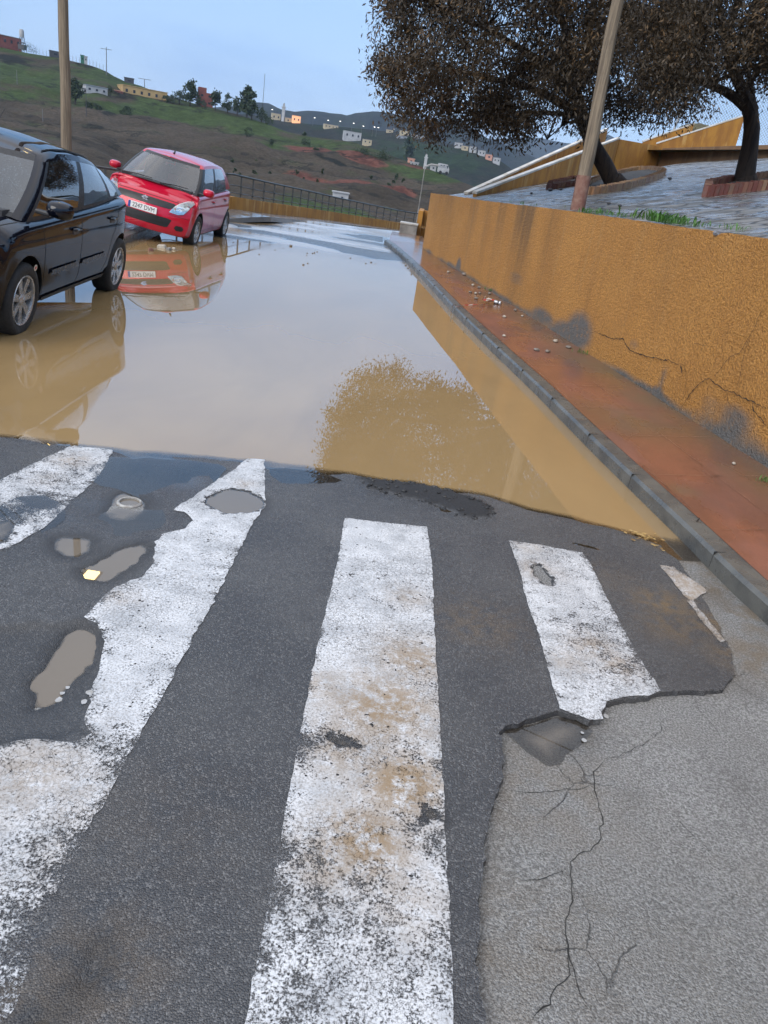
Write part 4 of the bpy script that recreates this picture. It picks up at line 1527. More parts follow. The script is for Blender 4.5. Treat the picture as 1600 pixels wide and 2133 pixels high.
class Car:
    """hatchback seen from outside: x forward from the front axle, y left, z up from the road"""
    def __init__(s, root, P, paint):
        s.P, s.root, s.paint = P, root, paint
        s.body()

    def warp(s, p):
        P = s.P
        x, y, z = p
        Wd = P['W']
        kf = float(sstep(P['front'] - .62, P['front'], x))
        kr = float(sstep(P['rear'] + .55, P['rear'], x))
        u = min(1.0, abs(y) / Wd)
        x -= kf * (P['bow'] * u ** 2.4 + table(P['nose'], z))
        x += kr * (P['bow_r'] * u ** 2.6 + table(P['tail'], z))
        return (x, y, z)

    def half(s, x):
        P = s.P
        w_ = smooth_table(P['width'], x, .06)
        zb = smooth_table(P['zb'], x, .04)
        zs = smooth_table(P['zs'], x)
        zt = smooth_table(P['zt'], x)
        cr = P['crease']
        pts = [(0, zb), (.55 * w_, zb), (.88 * w_, zb + .004), (.955 * w_, zb + .045), (.978 * w_, zb + .12), (.992 * w_, .36), (.998 * w_, .47), (1.0 * w_, .56), (.998 * w_, cr),
               (.985 * w_, cr + .045), (.978 * w_, zs - .05), (.962 * w_, zs - .018), (.935 * w_, zs), (.88 * w_, zs + (zt - zs) * .25), (.76 * w_, zs + (zt - zs) * .58), (.5 * w_, zs + (zt - zs) * .88), (.25 * w_, zs + (zt - zs) * .97), (0, zt)]
        # smooth resample
        A_ = np.array(pts)
        d = np.r_[0, np.cumsum(np.linalg.norm(np.diff(A_, axis=0), axis=1))]
        t = np.linspace(0, 1, 44)
        # keep the parameter anchored to the named points so rows line up between stations
        u = np.linspace(0, len(pts) - 1, 44)
        return [(float(np.interp(k, range(len(pts)), A_[:, 0])), float(np.interp(k, range(len(pts)), A_[:, 1]))) for k in u]

    def body(s):
        P = s.P
        xs = np.linspace(P['rear'], P['front'], 72)
        rings = []
        for x in xs:
            h = s.half(x)
            rings.append([(x, y, z) for y, z in h] + [(x, -y, z) for y, z in h[-2:0:-1]])
        n = len(rings[0])
        mb = MB()
        for r_ in rings:
            mb.v += [s.warp(p) for p in r_]
        for i in range(len(rings) - 1):
            for k in range(n):
                k2 = (k + 1) % n
                mb.f.append((i * n + k, i * n + k2, (i + 1) * n + k2, (i + 1) * n + k))
        for end, flip in ((0, False), (len(rings) - 1, True)):
            prev = [end * n + k for k in range(n)]
            base = np.array(rings[end])
            c = base.mean(0)
            for q in (.85, .68, .5, .32, .15):
                o = len(mb.v)
                for p in base:
                    pp = c + (p - c) * q
                    mb.v.append(s.warp(tuple(pp)))
                cur = [o + k for k in range(n)]
                for k in range(n):
                    k2 = (k + 1) % n
                    f = (prev[k], prev[k2], cur[k2], cur[k])
                    mb.f.append(f[::-1] if not flip else f)
                prev = cur
            f = tuple(prev)
            mb.f.append(f[::-1] if not flip else f)
        me = mesh_of('body', mb.v, mb.f, s.paint)
        o = bpy.data.objects.new('body', me)
        C.objects.link(o)
        # wheel arches are cut right through the skin
        cut = MB()
        for ax in (0.0, -P['wb']):
            for sd in (1, -1):
                R_ = P['arch']
                cut.lathe([(.001, -.20), (R_, -.20), (R_, .35), (.001, .35)], 40, 'Y', (ax, sd * (P['W'] - .04), P['wr'] + .015))
        cme = mesh_of('arch_cut', cut.v, cut.f, M_BLACKPL)
        co = bpy.data.objects.new('arch_cut', cme)
        C.objects.link(co)
        import bmesh
        for q in (me, cme):
            b = bmesh.new()
            b.from_mesh(q)
            bmesh.ops.remove_doubles(b, verts=b.verts, dist=1e-5)
            bmesh.ops.recalc_face_normals(b, faces=b.faces)
            b.to_mesh(q)
            b.free()
        me.materials.append(M_BLACKPL)
        md = o.modifiers.new('b', 'BOOLEAN')
        md.operation = 'DIFFERENCE'
        md.object = co
        md.solver = 'EXACT'
        md.material_mode = 'TRANSFER'
        dg = bpy.context.evaluated_depsgraph_get()
        me2 = bpy.data.meshes.new_from_object(o.evaluated_get(dg))
        o.modifiers.clear()
        if len(me2.polygons) > 500:
            o.data = me2
        bpy.data.objects.remove(co)
        bpy.data.meshes.remove(cme)
        me2 = o.data
        me2.name = 'body'
        me2.polygons.foreach_set('use_smooth', [True] * len(me2.polygons))
        me2.set_sharp_from_angle(angle=R(32))
        o.parent = s.root
        s.bvh = BVHTree.FromPolygons([tuple(v) for v in mb.v], [tuple(f) for f in mb.f])
        s.body_o = o

    # -- patches laid on the skin
    def cast(s, o, d):
        hit = s.bvh.ray_cast(Vector(o), Vector(d).normalized(), 8.0)
        return hit[0], hit[1]

    def patch(s, name, poly, view, mat, off=.004, sp=.03, thick=.0, label=None, parent=None, smooth=True, mirror=False):
        """polygon drawn in an elevation ('front': y,z / 'side': x,z / 'top': x,y / ('dir', d, e): along d) and pressed on the body"""
        poly = [(-a, b) for a, b in poly][::-1] if mirror else poly
        v, f = tri_sheet(densify(poly, sp), sp)
        out = []
        for a, b in v:
            if view == 'front':
                o, d = (5, a, b), (-1, 0, 0)
            elif view == 'side':
                o, d = (a, 5, b), (0, -1, 0)
            elif view == 'sideR':
                o, d = (a, -5, b), (0, 1, 0)
            elif view == 'top':
                o, d = (a, b, 5), (0, 0, -1)
            p, n_ = s.cast(o, d)
            if p is None:
                out.append(None)
                continue
            out.append(p - Vector(d) * off * .5 + n_ * off * .6)
        keep = [q for q in f if all(out[i] is not None for i in q)]
        idx = {}
        V = []
        for q in keep:
            for i in q:
                if i not in idx:
                    idx[i] = len(V)
                    V.append(out[i])
        F = [tuple(idx[i] for i in q) for q in keep]
        if not F:
            return None
        # face outward
        dv = {'front': Vector((1, 0, 0)), 'side': Vector((0, 1, 0)), 'sideR': Vector((0, -1, 0)), 'top': Vector((0, 0, 1))}[view]
        F2 = []
        for q in F:
            nn = (V[q[1]] - V[q[0]]).cross(V[q[2]] - V[q[0]])
            F2.append(q if nn.dot(dv) > 0 else q[::-1])
        o = obj(name, (V, F2), mat, parent=parent or s.root, smooth=smooth, label=label)
        return o

    def seam(s, pts, view, wid=.004, off=.0018):
        P_ = densify(pts, .03, False)
        mb = MB()
        row = []
        for i, (a, b) in enumerate(P_):
            t = P_[min(i + 1, len(P_) - 1)] - P_[max(i - 1, 0)]
            t = t / (np.linalg.norm(t) + 1e-9)
            nn = np.array([-t[1], t[0]]) * wid
            pr = []
            for sg in (1, -1):
                a2, b2 = np.array([a, b]) + nn * sg
                if view == 'side':
                    p, n_ = s.cast((a2, 5, b2), (0, -1, 0))
                elif view == 'front':
                    p, n_ = s.cast((5, a2, b2), (-1, 0, 0))
                else:
                    p, n_ = s.cast((a2, b2, 5), (0, 0, -1))
                pr.append(None if p is None else p + n_ * off)
            row.append(pr)
        for r0, r1 in zip(row[:-1], row[1:]):
            if None in r0 or None in r1:
                continue
            mb.add([r0[0], r0[1], r1[1], r1[0]], [(0, 1, 2, 3)])
        return mb

    # -- greenhouse
    def greenhouse(s, sides, mats):
        P = s.P
        tl = [0, .07, .25, .45, .65, .82, .9, 1.0]
        nf = 8
        G_ = P['gh']

        def pt(t, seg, q):
            """seg: front/corner/side/rcorner/rear with q in 0..1 along it, left half"""
            xf = lerp(G_['xf'][0], G_['xf'][1], t)
            xr = lerp(G_['xr'][0], G_['xr'][1], t)
            w_ = lerp(G_['w'][0], G_['w'][1], t) + .03 * math.sin(PI * t)
            cf, cr = G_['cf'], .16
            bow = G_['bow']
            xs0, xs1 = xf - bow - cf, xr + cr
            ztop = lambda x: float(smooth_table(G_['rail'], x, .08))
            zbel = lambda x: float(smooth_table(G_['belt'], x, .05))

            def zz(x0, x1):
                return lerp(zbel(x0), ztop(x1), t)
            if seg == 'front':
                a = q
                x = xf - bow * a ** 2
                return (x, a * w_ * .90, lerp(G_['cowl'] - .035 * a * a, ztop(G_['xf'][1] - bow * a * a) + .025 * (1 - a * a), t))
            if seg == 'corner':
                ya = lerp(.90, 1.0, math.sin(q * PI / 2)) * w_
                x = lerp(xf - bow, xs0, 1 - math.cos(q * PI / 2))
                x1 = G_['xf'][1] - bow - cf * q
                z0 = lerp(G_['cowl'] - .035, zbel(xs0), q)
                return (x, ya, lerp(z0, ztop(x1), t))
            if seg == 'side':
                x = lerp(xs0, xs1, q)
                x0 = lerp(G_['xf'][0] - bow - cf, G_['xr'][0] + cr, q)
                x1 = lerp(G_['xf'][1] - bow - cf, G_['xr'][1] + cr, q)
                nar = 1 - G_['narrow'] * max(0, q - .45) ** 2
                return (x, w_ * nar, zz(x0, x1))
            nar = 1 - G_['narrow'] * .55 ** 2
            if seg == 'rcorner':
                x0, x1 = G_['xr'][0] + cr * (1 - q), G_['xr'][1] + cr * (1 - q)
                return (xs1 - cr * math.sin(q * PI / 2), w_ * nar * lerp(1, .88, 1 - math.cos(q * PI / 2)), zz(x0, x1))
            x0, x1 = G_['xr']
            return (xr - .04 * (1 - (1 - q) ** 2), w_ * nar * .88 * (1 - q), zz(x0, x1))

        cols = []                                  # (seg, q, label of the cell that starts here)
        for i in range(nf):
            cols.append(('front', i / nf, 'windscreen'))
        for i in range(3):
            cols.append(('corner', i / 3, 'pillar'))
        sq = []
        for (q0, q1, lab) in sides:
            k = max(1, int((q1 - q0) / .06))
            for j in range(k):
                sq.append((lerp(q0, q1, j / k), lab))
        for q, lab in sq:
            cols.append(('side', q, lab))
        for i in range(3):
            cols.append(('rcorner', i / 3, 'roofpost'))
        for i in range(5):
            cols.append(('rear', i / 5, 'rear_window'))
        cols.append(('rear', 1.0, None))
        nc = len(cols)
        grid = [[pt(t, c[0], c[1]) for c in cols] for t in tl]
        parts = {}

        def cell(lab, quad):
            parts.setdefault(lab, MB()).add(quad, [(0, 1, 2, 3)])
        for sd in (1, -1):
            M_ = lambda p: (p[0], p[1] * sd, p[2])
            for i in range(len(tl) - 1):
                for k in range(nc - 1):
                    lab = cols[k][2]
                    t_lo = tl[i] < .5
                    if lab.startswith('win:') or lab in ('windscreen', 'rear_window'):
                        lo_t = .07
                        hi_t = .9
                        if tl[i] < lo_t:
                            lab = 'frame'
                        elif tl[i] >= hi_t:
                            lab = 'roof' if lab != 'windscreen' else 'frame'
                        elif lab.startswith('win:'):
                            lab = lab + ('L' if sd > 0 else 'R')
                    elif lab in ('pillar', 'roofpost', 'post') and tl[i] >= .9:
                        lab = 'roof'
                    q = [M_(grid[i][k]), M_(grid[i][k + 1]), M_(grid[i + 1][k + 1]), M_(grid[i + 1][k])]
                    if lab in ('pillar', 'post', 'roofpost', 'frame'):
                        lab = lab + ':' + ('L' if sd > 0 else 'R') + (str(cols[k][1] > .5) if lab == 'post' else '') + (str(t_lo) + cols[k][2][:5] + (cols[k][2] if 'win:' in cols[k][2] else '') if lab == 'frame' else '')
                    cell(lab, q if sd > 0 else q[::-1])
            # roof skin
            top = [M_(p) for p in grid[-1]]
            cx_ = (G_['xf'][1] + G_['xr'][1]) / 2
            prev = top
            for kk in range(1, 7):
                u = kk / 6
                cur = []
                for p in top:
                    x = p[0]
                    y = p[1] * (1 - u)
                    cr_ = G_['crown'] * (1 - (1 - u) ** 2.2) * min(1.0, max(.25, (G_['xf'][1] - x) / .35), 1)
                    base = float(smooth_table(G_['rail'], x, .08)) if kk else p[2]
                    cur.append((x, y, p[2] + cr_))
                for k in range(nc - 1):
                    q = [prev[k], prev[k + 1], cur[k + 1], cur[k]]
                    cell('roof', q if sd > 0 else q[::-1])
                prev = cur
        import bmesh
        for lab, mb in parts.items():
            nm = {'pillar': 'pillar', 'post': 'door_pillar', 'roofpost': 'rear_pillar', 'frame': 'window_seal'}.get(lab.split(':')[0], lab.split(':')[0])
            nm = 'window' if lab.startswith('win') and lab != 'windscreen' else nm
            o = obj(nm, mb, mats[lab.split(':')[0]], parent=s.root, smooth=False)
            b = bmesh.new()
            b.from_mesh(o.data)
            bmesh.ops.remove_doubles(b, verts=b.verts, dist=1e-4)
            bmesh.ops.dissolve_degenerate(b, edges=b.edges, dist=1e-5)
            b.to_mesh(o.data)
            b.free()
            o.data.polygons.foreach_set('use_smooth', [True] * len(o.data.polygons))
            o.data.set_sharp_from_angle(angle=R(45))
        s.gpt = pt

    def interior(s):
        P = s.P
        G_ = P['gh']
        mb = MB()
        zb = G_['cowl'] - .02
        # dashboard and parcel shelf close the cabin below the glass
        w0 = G_['w'][0] - .06
        mb.box(((G_['xf'][0] - .45), 0, zb + .005), (.62, 2 * w0 - .1, .05))
        mb.box((G_['xr'][0] + .35, 0, zb + .02), (.5, 2 * w0 - .25, .04))
        mb.box(((G_['xf'][0] + G_['xr'][0]) / 2 - .1, 0, zb - .01), (G_['xf'][0] - G_['xr'][0] - .7, 2 * w0, .02))
        obj('dashboard', mb, M_INT, parent=s.root)
        for x in (G_['xf'][0] - 1.22,):
            for y in (.36, -.36):
                sb = MB()
                sb.box((x, y, zb + .12), (.13, .46, .32), M=Matrix.Rotation(R(-12), 3, 'Y'))
                so = obj('seat', sb, M_INT, parent=s.root, bevel=.04)
                hb = MB()
                hb.box((x - .06, y, zb + .33), (.09, .25, .15))
                obj('headrest', hb, M_INT, parent=so, bevel=.03)
        sb = MB()
        sb.box((G_['xr'][0] + .62, 0, zb + .10), (.12, 1.15, .24), M=Matrix.Rotation(R(-14), 3, 'Y'))
        obj('rear_seat', sb, M_INT, parent=s.root, bevel=.04)
        mr = MB()
        mr.box((G_['xf'][1] + .06, 0, float(smooth_table(G_['rail'], G_['xf'][1])) - .04), (.03, .22, .06))
        obj('rear_view_mirror', mr, M_INT, parent=s.root, bevel=.01)
        sw = MB()
        xx, yy = G_['xf'][0] - .72, .36
        sw.tube([(xx + .05 * math.sin(a), yy + .18 * math.cos(a), zb + .05 + .17 * math.sin(a)) for a in np.linspace(0, 2 * PI, 21)], .014, 6, False)
        obj('steering_wheel', sw, M_INT, parent=s.root, smooth=True)

    def wheel(s, ax, sd, rim):
        P = s.P
        r_, wd = P['wr'], .185
        y0 = sd * (P['W'] - .012)
        prof = [(r_ * rim * .98, .0), (r_ * (rim + .05), .012), (r_ * .86, .018), (r_ * .95, .008), (r_ * .992, -.012), (r_, -.035), (r_, -.15), (r_ * .97, -.18), (r_ * .7, -.19), (r_ * rim * .95, -.17)]
        mb = MB()
        mb.lathe([(a, sd * b) for a, b in prof], 44, 'Y')
        if sd > 0:
            mb.f = [f[::-1] for f in mb.f]
        wo = obj('wheel', mb, M_RUBBER, parent=s.root, smooth=True, sharp=60)
        wo.location = (ax, y0, r_)
        R_ = r_ * rim
        q = MB()
        ring = [(R_ * 1.0, .004), (R_ * .985, .010), (R_ * .93, .004), (R_ * .90, -.03), (R_ * .88, -.12)]
        q.lathe([(a, sd * b) for a, b in ring], 44, 'Y')
        ns = P['spokes']
        for k in range(ns):
            a = 2 * PI * k / ns + .3
            prs = (-.085, .085) if P['twin'] else (0,)
            for da in prs:
                c0, c1 = R_ * .18, R_ * .93
                wd0, wd1 = (.020, .017) if P['twin'] else (.034, .026)
                pts = []
                for rr, ww in ((c0, wd0), (c1, wd1)):
                    aa = a + da * (1.0 if rr > c0 else 1.6)
                    ca, sa = math.cos(aa), math.sin(aa)
                    pts.append([(rr * ca - ww * sa, rr * sa + ww * ca), (rr * ca + ww * sa, rr * sa - ww * ca)])
                dz0, dz1 = -.012, -.006
                A0 = [(x, sd * dz0, z) for x, z in pts[0]]
                A1 = [(x, sd * dz1, z) for x, z in pts[1]]
                top = [A0[0], A1[0], A1[1], A0[1]]
                q.prism(top, (0, -sd * .028, 0))
        rim_o = obj('rim', q, M_ALLOY, parent=wo, smooth=True, sharp=30)
        hb = MB()
        hb.lathe([(.001, sd * .004), (R_ * .14, sd * .003), (R_ * .22, sd * -.008), (R_ * .25, sd * -.045)], 24, 'Y')
        obj('hub_cap', hb, M_ALLOY, parent=wo, smooth=True)
        db = MB()
        db.lathe([(.001, sd * -.075), (R_ * .62, sd * -.075), (R_ * .62, sd * -.10), (.001, sd * -.10)], 30, 'Y')
        db.lathe([(.001, sd * -.118), (R_ * .93, sd * -.118)], 30, 'Y')
        obj('brake_disc', db, plain('brake_iron', (.05, .045, .042), .5, metal=.4) if 'brake_iron' not in MATS else MATS['brake_iron'], parent=wo, smooth=True, sharp=30)

    def mirror(s, x, z, y, sd, mat):
        mb = MB()
        n = 12
        for j, t in enumerate(np.linspace(0, 1, 8)):
            for k in range(n):
                a = 2 * PI * k / n
                ry, rz_ = .105, .072
                ex = math.copysign(abs(math.cos(a)) ** .7, math.cos(a))
                ez = math.copysign(abs(math.sin(a)) ** .7, math.sin(a))
                sc = math.sqrt(max(0, 1 - (t * .94) ** 2.6))
                mb.v.append((x - .06 + .13 * t, sd * (y + .015) + ry * ex * sc, z + rz_ * ez * sc))
        for j in range(7):
            for k in range(n):
                k2 = (k + 1) % n
                mb.f.append((j * n + k, (j + 1) * n + k, (j + 1) * n + k2, j * n + k2))
        mb.f.append(tuple(range(n)))
        mb.f.append(tuple(7 * n + k for k in reversed(range(n))))
        o = obj('wing_mirror', mb, mat, parent=s.root, smooth=True, sharp=50)
        st = MB()
        st.box((x + .0, sd * (y - .10), z - .05), (.07, .12, .035))
        obj('mirror_stalk', st, M_BLACKPL, parent=o, bevel=.01)
        gl = MB()
        gl.box((x - .063, sd * (y + .015), z), (.004, .17, .11))
        obj('mirror_glass', gl, M_CHROME, parent=o)

    def handle(s, x, z, mat):
        p, n_ = s.cast((x, 5, z), (0, -1, 0))
        if p is None:
            return
        mb = MB()
        mb.tube([(x - .085, p.y + .006, z), (x - .06, p.y + .026, z + .004), (x + .06, p.y + .028, z + .004), (x + .085, p.y + .006, z)], [.010, .014, .014, .010], 8)
        h = obj('door_handle', mb, mat, parent=s.root, smooth=True)
        q = s.patch('handle_recess', [(x - .07, z - .045), (x + .07, z - .045), (x + .08, z + .012), (x - .08, z + .012)], 'side', M_BLACKPL, .002, .03, parent=h)


def text_mesh(name, body, size, mat, parent, depth=.001):
    cu = bpy.data.curves.new(name, 'FONT')
    cu.body = body
    cu.size = size
    cu.align_x = 'CENTER'
    cu.align_y = 'CENTER'
    cu.extrude = depth
    o = bpy.data.objects.new(name, cu)
    C.objects.link(o)
    dg = bpy.context.evaluated_depsgraph_get()
    me = bpy.data.meshes.new_from_object(o.evaluated_get(dg))
    bpy.data.objects.remove(o)
    me.materials.clear()
    me.materials.append(mat)
    q = bpy.data.objects.new(name, me)
    C.objects.link(q)
    q.parent = parent
    return q


def pose(root, x, y, z, yaw, roll, sc=1.0):
    root.rotation_mode = 'XYZ'
    root.matrix_world = Matrix.Translation((x, y, z)) @ Matrix.Rotation(R(yaw), 4, 'Z') @ Matrix.Rotation(R(roll), 4, 'X') @ Matrix.Scale(sc, 4)


# --- red hatchback ---------------------------------------------------------
red = thing('parked_car', 'small red five door hatchback parked with two wheels on the kerb, facing us', 'car')
PR = dict(W=.845, front=.78, rear=-2.93, wb=2.39, wr=.297, arch=.345, spokes=7, twin=False, crease=.70, bow=.30, bow_r=.22,
          nose=[(0, .10), (.18, .06), (.26, .012), (.36, .0), (.50, .0), (.58, .02), (.66, .045), (.74, .10), (.80, .19), (.86, .30), (1.0, .4)],
          tail=[(0, .1), (.2, .05), (.4, 0), (.6, .0), (.8, .06), (1.0, .10)],
          width=[(-2.93, .74), (-2.7, .80), (-2.2, .845), (-1.6, .838), (-.9, .838), (-.3, .845), (.2, .845), (.5, .83), (.78, .80)],
          zb=[(-2.93, .26), (-2.5, .20), (-2, .17), (.3, .16), (.6, .17), (.78, .20)],
          zs=[(-2.93, .98), (-2.2, .99), (-1.2, .955), (-.3, .93), (.1, .915), (.4, .86), (.62, .80), (.78, .72)],
          zt=[(-2.93, .99), (-2.2, 1.0), (-1.2, .965), (-.3, .95), (.1, .98), (.3, .965), (.5, .925), (.66, .875), (.78, .80)],
          gh=dict(xf=(.33, -.42), xr=(-2.88, -2.62), w=(.765, .575), cf=.09, bow=.22, narrow=.25, cowl=.975, crown=.06,
                  belt=[(-3, 1.03), (-2.2, 1.02), (-1.2, .97), (-.3, .935), (.2, .93)],
                  rail=[(-3, 1.30), (-2.7, 1.37), (-2.2, 1.425), (-1.5, 1.445), (-1.0, 1.44), (-.6, 1.415), (-.3, 1.385)]))
rc = Car(red, PR, M_REDCAR)
rc.greenhouse([(0, .04, 'post'), (.04, .36, 'win:f'), (.36, .43, 'post'), (.43, .82, 'win:r'), (.82, 1.0, 'roofpost')],
              dict(windscreen=M_GLASS, pillar=M_BLACKPL, post=M_BLACKPL, roofpost=M_REDCAR, rear_window=M_GLASSD, frame=M_BLACKPL, roof=M_REDCAR, win=M_GLASSD))
rc.interior()
for ax in (0, -2.39):
    for sd in (1, -1):
        rc.wheel(ax, sd, .66)
rc.mirror(-.02, 1.03, .90, 1, M_REDCAR)
rc.mirror(-.05, 1.03, .87, -1, M_REDCAR)
gri = rc.patch('grille', [(-.53, .715), (-.50, .665), (-.44, .635), (.44, .635), (.50, .665), (.53, .715), (.50, .735), (.2, .745), (-.2, .745), (-.50, .735)], 'front', M_BLACKPL, .006)
low = rc.patch('lower_grille', [(-.52, .46), (-.47, .33), (-.42, .315), (.42, .315), (.47, .33), (.52, .46), (.45, .475), (-.45, .475)], 'front', M_BLACKPL, .005)
for z in (.345, .375, .405, .435):
    mb = rc.seam([(-.45, z), (.45, z)], 'front', .004, .012)
    obj('grille_bar', mb, M_INT, parent=low)
for sg in (1, -1):
    rc.patch('fog_recess', [(sg * .60, .385), (sg * .575, .335), (sg * .61, .295), (sg * .70, .30), (sg * .73, .345), (sg * .70, .385)][::sg], 'front', M_BLACKPL, .005)
    HLP = [(sg * .455, .585), (sg * .60, .575), (sg * .685, .60), (sg * .745, .70), (sg * .775, .80), (sg * .74, .835), (sg * .66, .82), (sg * .575, .76), (sg * .50, .68)][::sg]
    hl = rc.patch('headlight', HLP, 'front', M_LAMPIN, .004, .02)
    rc.patch('lens', [(a * 1.0, b) for a, b in HLP], 'front', M_LENS, .016, .02, parent=hl)
    cxy = (sg * .60, .665)
    rc.patch('reflector', [(cxy[0] + .055 * math.cos(a), cxy[1] + .055 * math.sin(a)) for a in np.linspace(0, 2 * PI, 14)[:-1]], 'front', M_CHROME, .009, .015, parent=hl)
    rc.patch('indicator', [(cxy[0] + sg * .075 + .028 * math.cos(a), cxy[1] + .085 + .03 * math.sin(a)) for a in np.linspace(0, 2 * PI, 12)[:-1]], 'front', M_AMBER, .010, .015, parent=hl)
obj('bonnet_gap', rc.seam([(.02, .72), (.25, .70), (.42, .64), (.52, .52)], 'top', .004), M_CRACK, parent=red)
obj('bonnet_gap', rc.seam([(.02, -.72), (.25, -.70), (.42, -.64), (.52, -.52)], 'top', .004), M_CRACK, parent=red)
obj('bonnet_gap', rc.seam([(-.56, .765), (-.3, .775), (0, .778), (.3, .775), (.56, .765)], 'front', .004), M_CRACK, parent=red)
obj('bumper_gap', rc.seam([(-.78, .53), (-.45, .55)], 'front', .003), M_CRACK, parent=red)
obj('bumper_gap', rc.seam([(.78, .53), (.45, .55)], 'front', .003), M_CRACK, parent=red)
D1 = [(.02, .96), (.0, .70), (-.12, .45), (-.18, .25), (-.3, .225), (-1.10, .225), (-1.14, .4), (-1.12, .98)]
obj('door_gap', rc.seam(D1, 'side', .0035), M_CRACK, parent=red)
obj('door_gap', rc.seam([(-1.10, .225), (-1.85, .225), (-2.02, .42), (-2.10, .62), (-2.06, 1.0)], 'side', .0035), M_CRACK, parent=red)
obj('sill_line', rc.seam([(-.35, .30), (-1.95, .31)], 'side', .004), M_CRACK, parent=red)
obj('sill_line', rc.seam([(-.35, .265), (-1.95, .275)], 'side', .003), M_CRACK, parent=red)
rc.handle(-.98, .82, M_REDCAR)
rc.handle(-1.95, .85, M_REDCAR)
rc.patch('side_indicator', [(.12, .735), (.17, .735), (.175, .76), (.12, .76)], 'side', M_AMBER, .006, .02)
# number plate
p, n_ = rc.cast((5, 0, .545), (-1, 0, 0))
mb = MB()
mb.box((0, 0, 0), (.012, .52, .112))
pla = obj('number_plate', mb, M_PLATEW, parent=red, bevel=.004)
pla.location = (p.x + .014, 0.0, .545)
bb = MB()
bb.box((.0066, -.238, 0), (.002, .042, .108))
obj('country_band', bb, M_PLATEB, parent=pla)
tx = text_mesh('plate_lettering', '2247 DVM', .108, M_INK, pla)
tx.rotation_euler = (R(90), 0, R(90))
tx.location = (.0072, .02, .0)
tx.scale = (.86, 1.0, 1)
p, n_ = rc.cast((5, 0, .69), (-1, 0, 0))
# S-shaped badge of two folded bars
S_out = [(-.05, .022), (.0, .052), (.05, .022), (.028, .010), (.0, .026), (-.018, .014), (.052, -.026), (.0, -.056), (-.052, -.024), (-.03, -.012), (.0, -.03), (.02, -.018)]
eb = MB()
half_ = [(.056, .018), (.0, .058), (-.058, .014), (-.012, -.020), (.024, .004), (.036, -.004)]
q1 = [(.004, .058), (-.052, .020), (.006, -.016), (.038, .004), (.054, -.006), (.0, -.048 + .004), (-.0, .0)]
q1 = [(.0, .056), (-.056, .018), (-.002, -.022), (.026, -.004), (.008, .010), (-.014, .020), (.002, .030), (.030, .012), (.056, .030)]
eb.prism([(0, a, b) for a, b in q1], (.006, 0, 0))
eb.prism([(0, -a, -b) for a, b in q1], (.006, 0, 0))
em = obj('badge', eb, M_CHROME, parent=red)
em.location = (p.x + .008, 0, .695)
em.scale = (1, 1.15, 1.15)
for yy in (.22, -.22):
    wb_ = MB()
    wb_.box((0, 0, .008), (.03, .03, .018))
    z0, _n = rc.cast((.14, yy, 5), (0, 0, -1))
    wn = obj('washer_jet', wb_, M_BLACKPL, parent=red, bevel=.006)
    wn.location = z0
for (a, b) in (((.30, .10), (.245, .60)), ((.26, -.62), (.315, -.06))):
    wp = MB()
    za = PR['gh']['cowl']
    wp.tube([(a[0] + .02, a[1], za + .018), ((a[0] + b[0]) / 2 - .01, (a[1] + b[1]) / 2, za + .045), (b[0] - .04, b[1], za + .05)], [.010, .009, .006], 6)
    obj('wiper', wp, M_BLACKPL, parent=red, smooth=True)
an = MB()
an.tube([(-.62, 0, 1.49), (-.66, 0, 1.53), (-.70, 0, 1.57)], [.022, .014, .005], 8)
obj('aerial', an, M_BLACKPL, parent=red, smooth=True)
pose(red, -5.27, 15.05, .05, -88.4, -8.2, 1.0)

# --- black hatchback -------------------------------------------------------
blk = thing('parked_car', 'black five door hatchback with silver alloy wheels standing in the flood water', 'car')
PB_ = dict(W=.85, front=.84, rear=-3.10, wb=2.46, wr=.302, arch=.352, spokes=7, twin=True, crease=.74, bow=.28, bow_r=.30,
           nose=[(0, .10), (.2, .04), (.35, 0), (.55, .0), (.7, .08), (.8, .2), (1.0, .4)],
           tail=[(0, .1), (.2, .06), (.4, 0), (.6, .0), (.8, .03), (1.0, .06)],
           width=[(-3.10, .74), (-2.85, .80), (-2.4, .85), (-1.7, .842), (-.9, .842), (-.3, .85), (.2, .85), (.5, .83), (.84, .79)],
           zb=[(-3.1, .28), (-2.8, .22), (-2, .19), (.3, .18), (.6, .19), (.84, .22)],
           zs=[(-3.1, .97), (-2.6, .985), (-1.2, .925), (-.4, .895), (0, .88), (.4, .83), (.66, .76), (.84, .68)],
           zt=[(-3.1, .98), (-2.6, .995), (-1.2, .94), (-.4, .915), (0, .955), (.3, .925), (.55, .87), (.84, .74)],
           gh=dict(xf=(.20, -.62), xr=(-3.04, -2.70), w=(.755, .555), cf=.11, bow=.22, narrow=.42, cowl=.955, crown=.055,
                   belt=[(-3.1, 1.01), (-2.6, .995), (-1.8, .955), (-1.2, .93), (-.4, .90), (.2, .89)],
                   rail=[(-3.05, 1.08), (-2.8, 1.165), (-2.5, 1.25), (-2.0, 1.335), (-1.5, 1.378), (-1.1, 1.375), (-.8, 1.34), (-.5, 1.29)]))
bc = Car(blk, PB_, M_BLACKCAR)
bc.greenhouse([(0, .03, 'post'), (.03, .41, 'win:f'), (.41, .47, 'post'), (.47, .78, 'win:r'), (.78, .82, 'post'), (.82, .95, 'win:q'), (.95, 1.0, 'roofpost')],
              dict(windscreen=M_GLASSW, pillar=M_BLACKCAR, post=M_BLACKPL, roofpost=M_BLACKCAR, rear_window=M_GLASSD, frame=M_BLACKPL, roof=M_BLACKCAR, win=M_GLASSD))
bc.interior()
for ax in (0, -2.46):
    for sd in (1, -1):
        bc.wheel(ax, sd, .69)
bc.mirror(-.24, 1.04, .94, 1, M_BLACKCAR)
bc.mirror(-.24, 1.04, .94, -1, M_BLACKCAR)
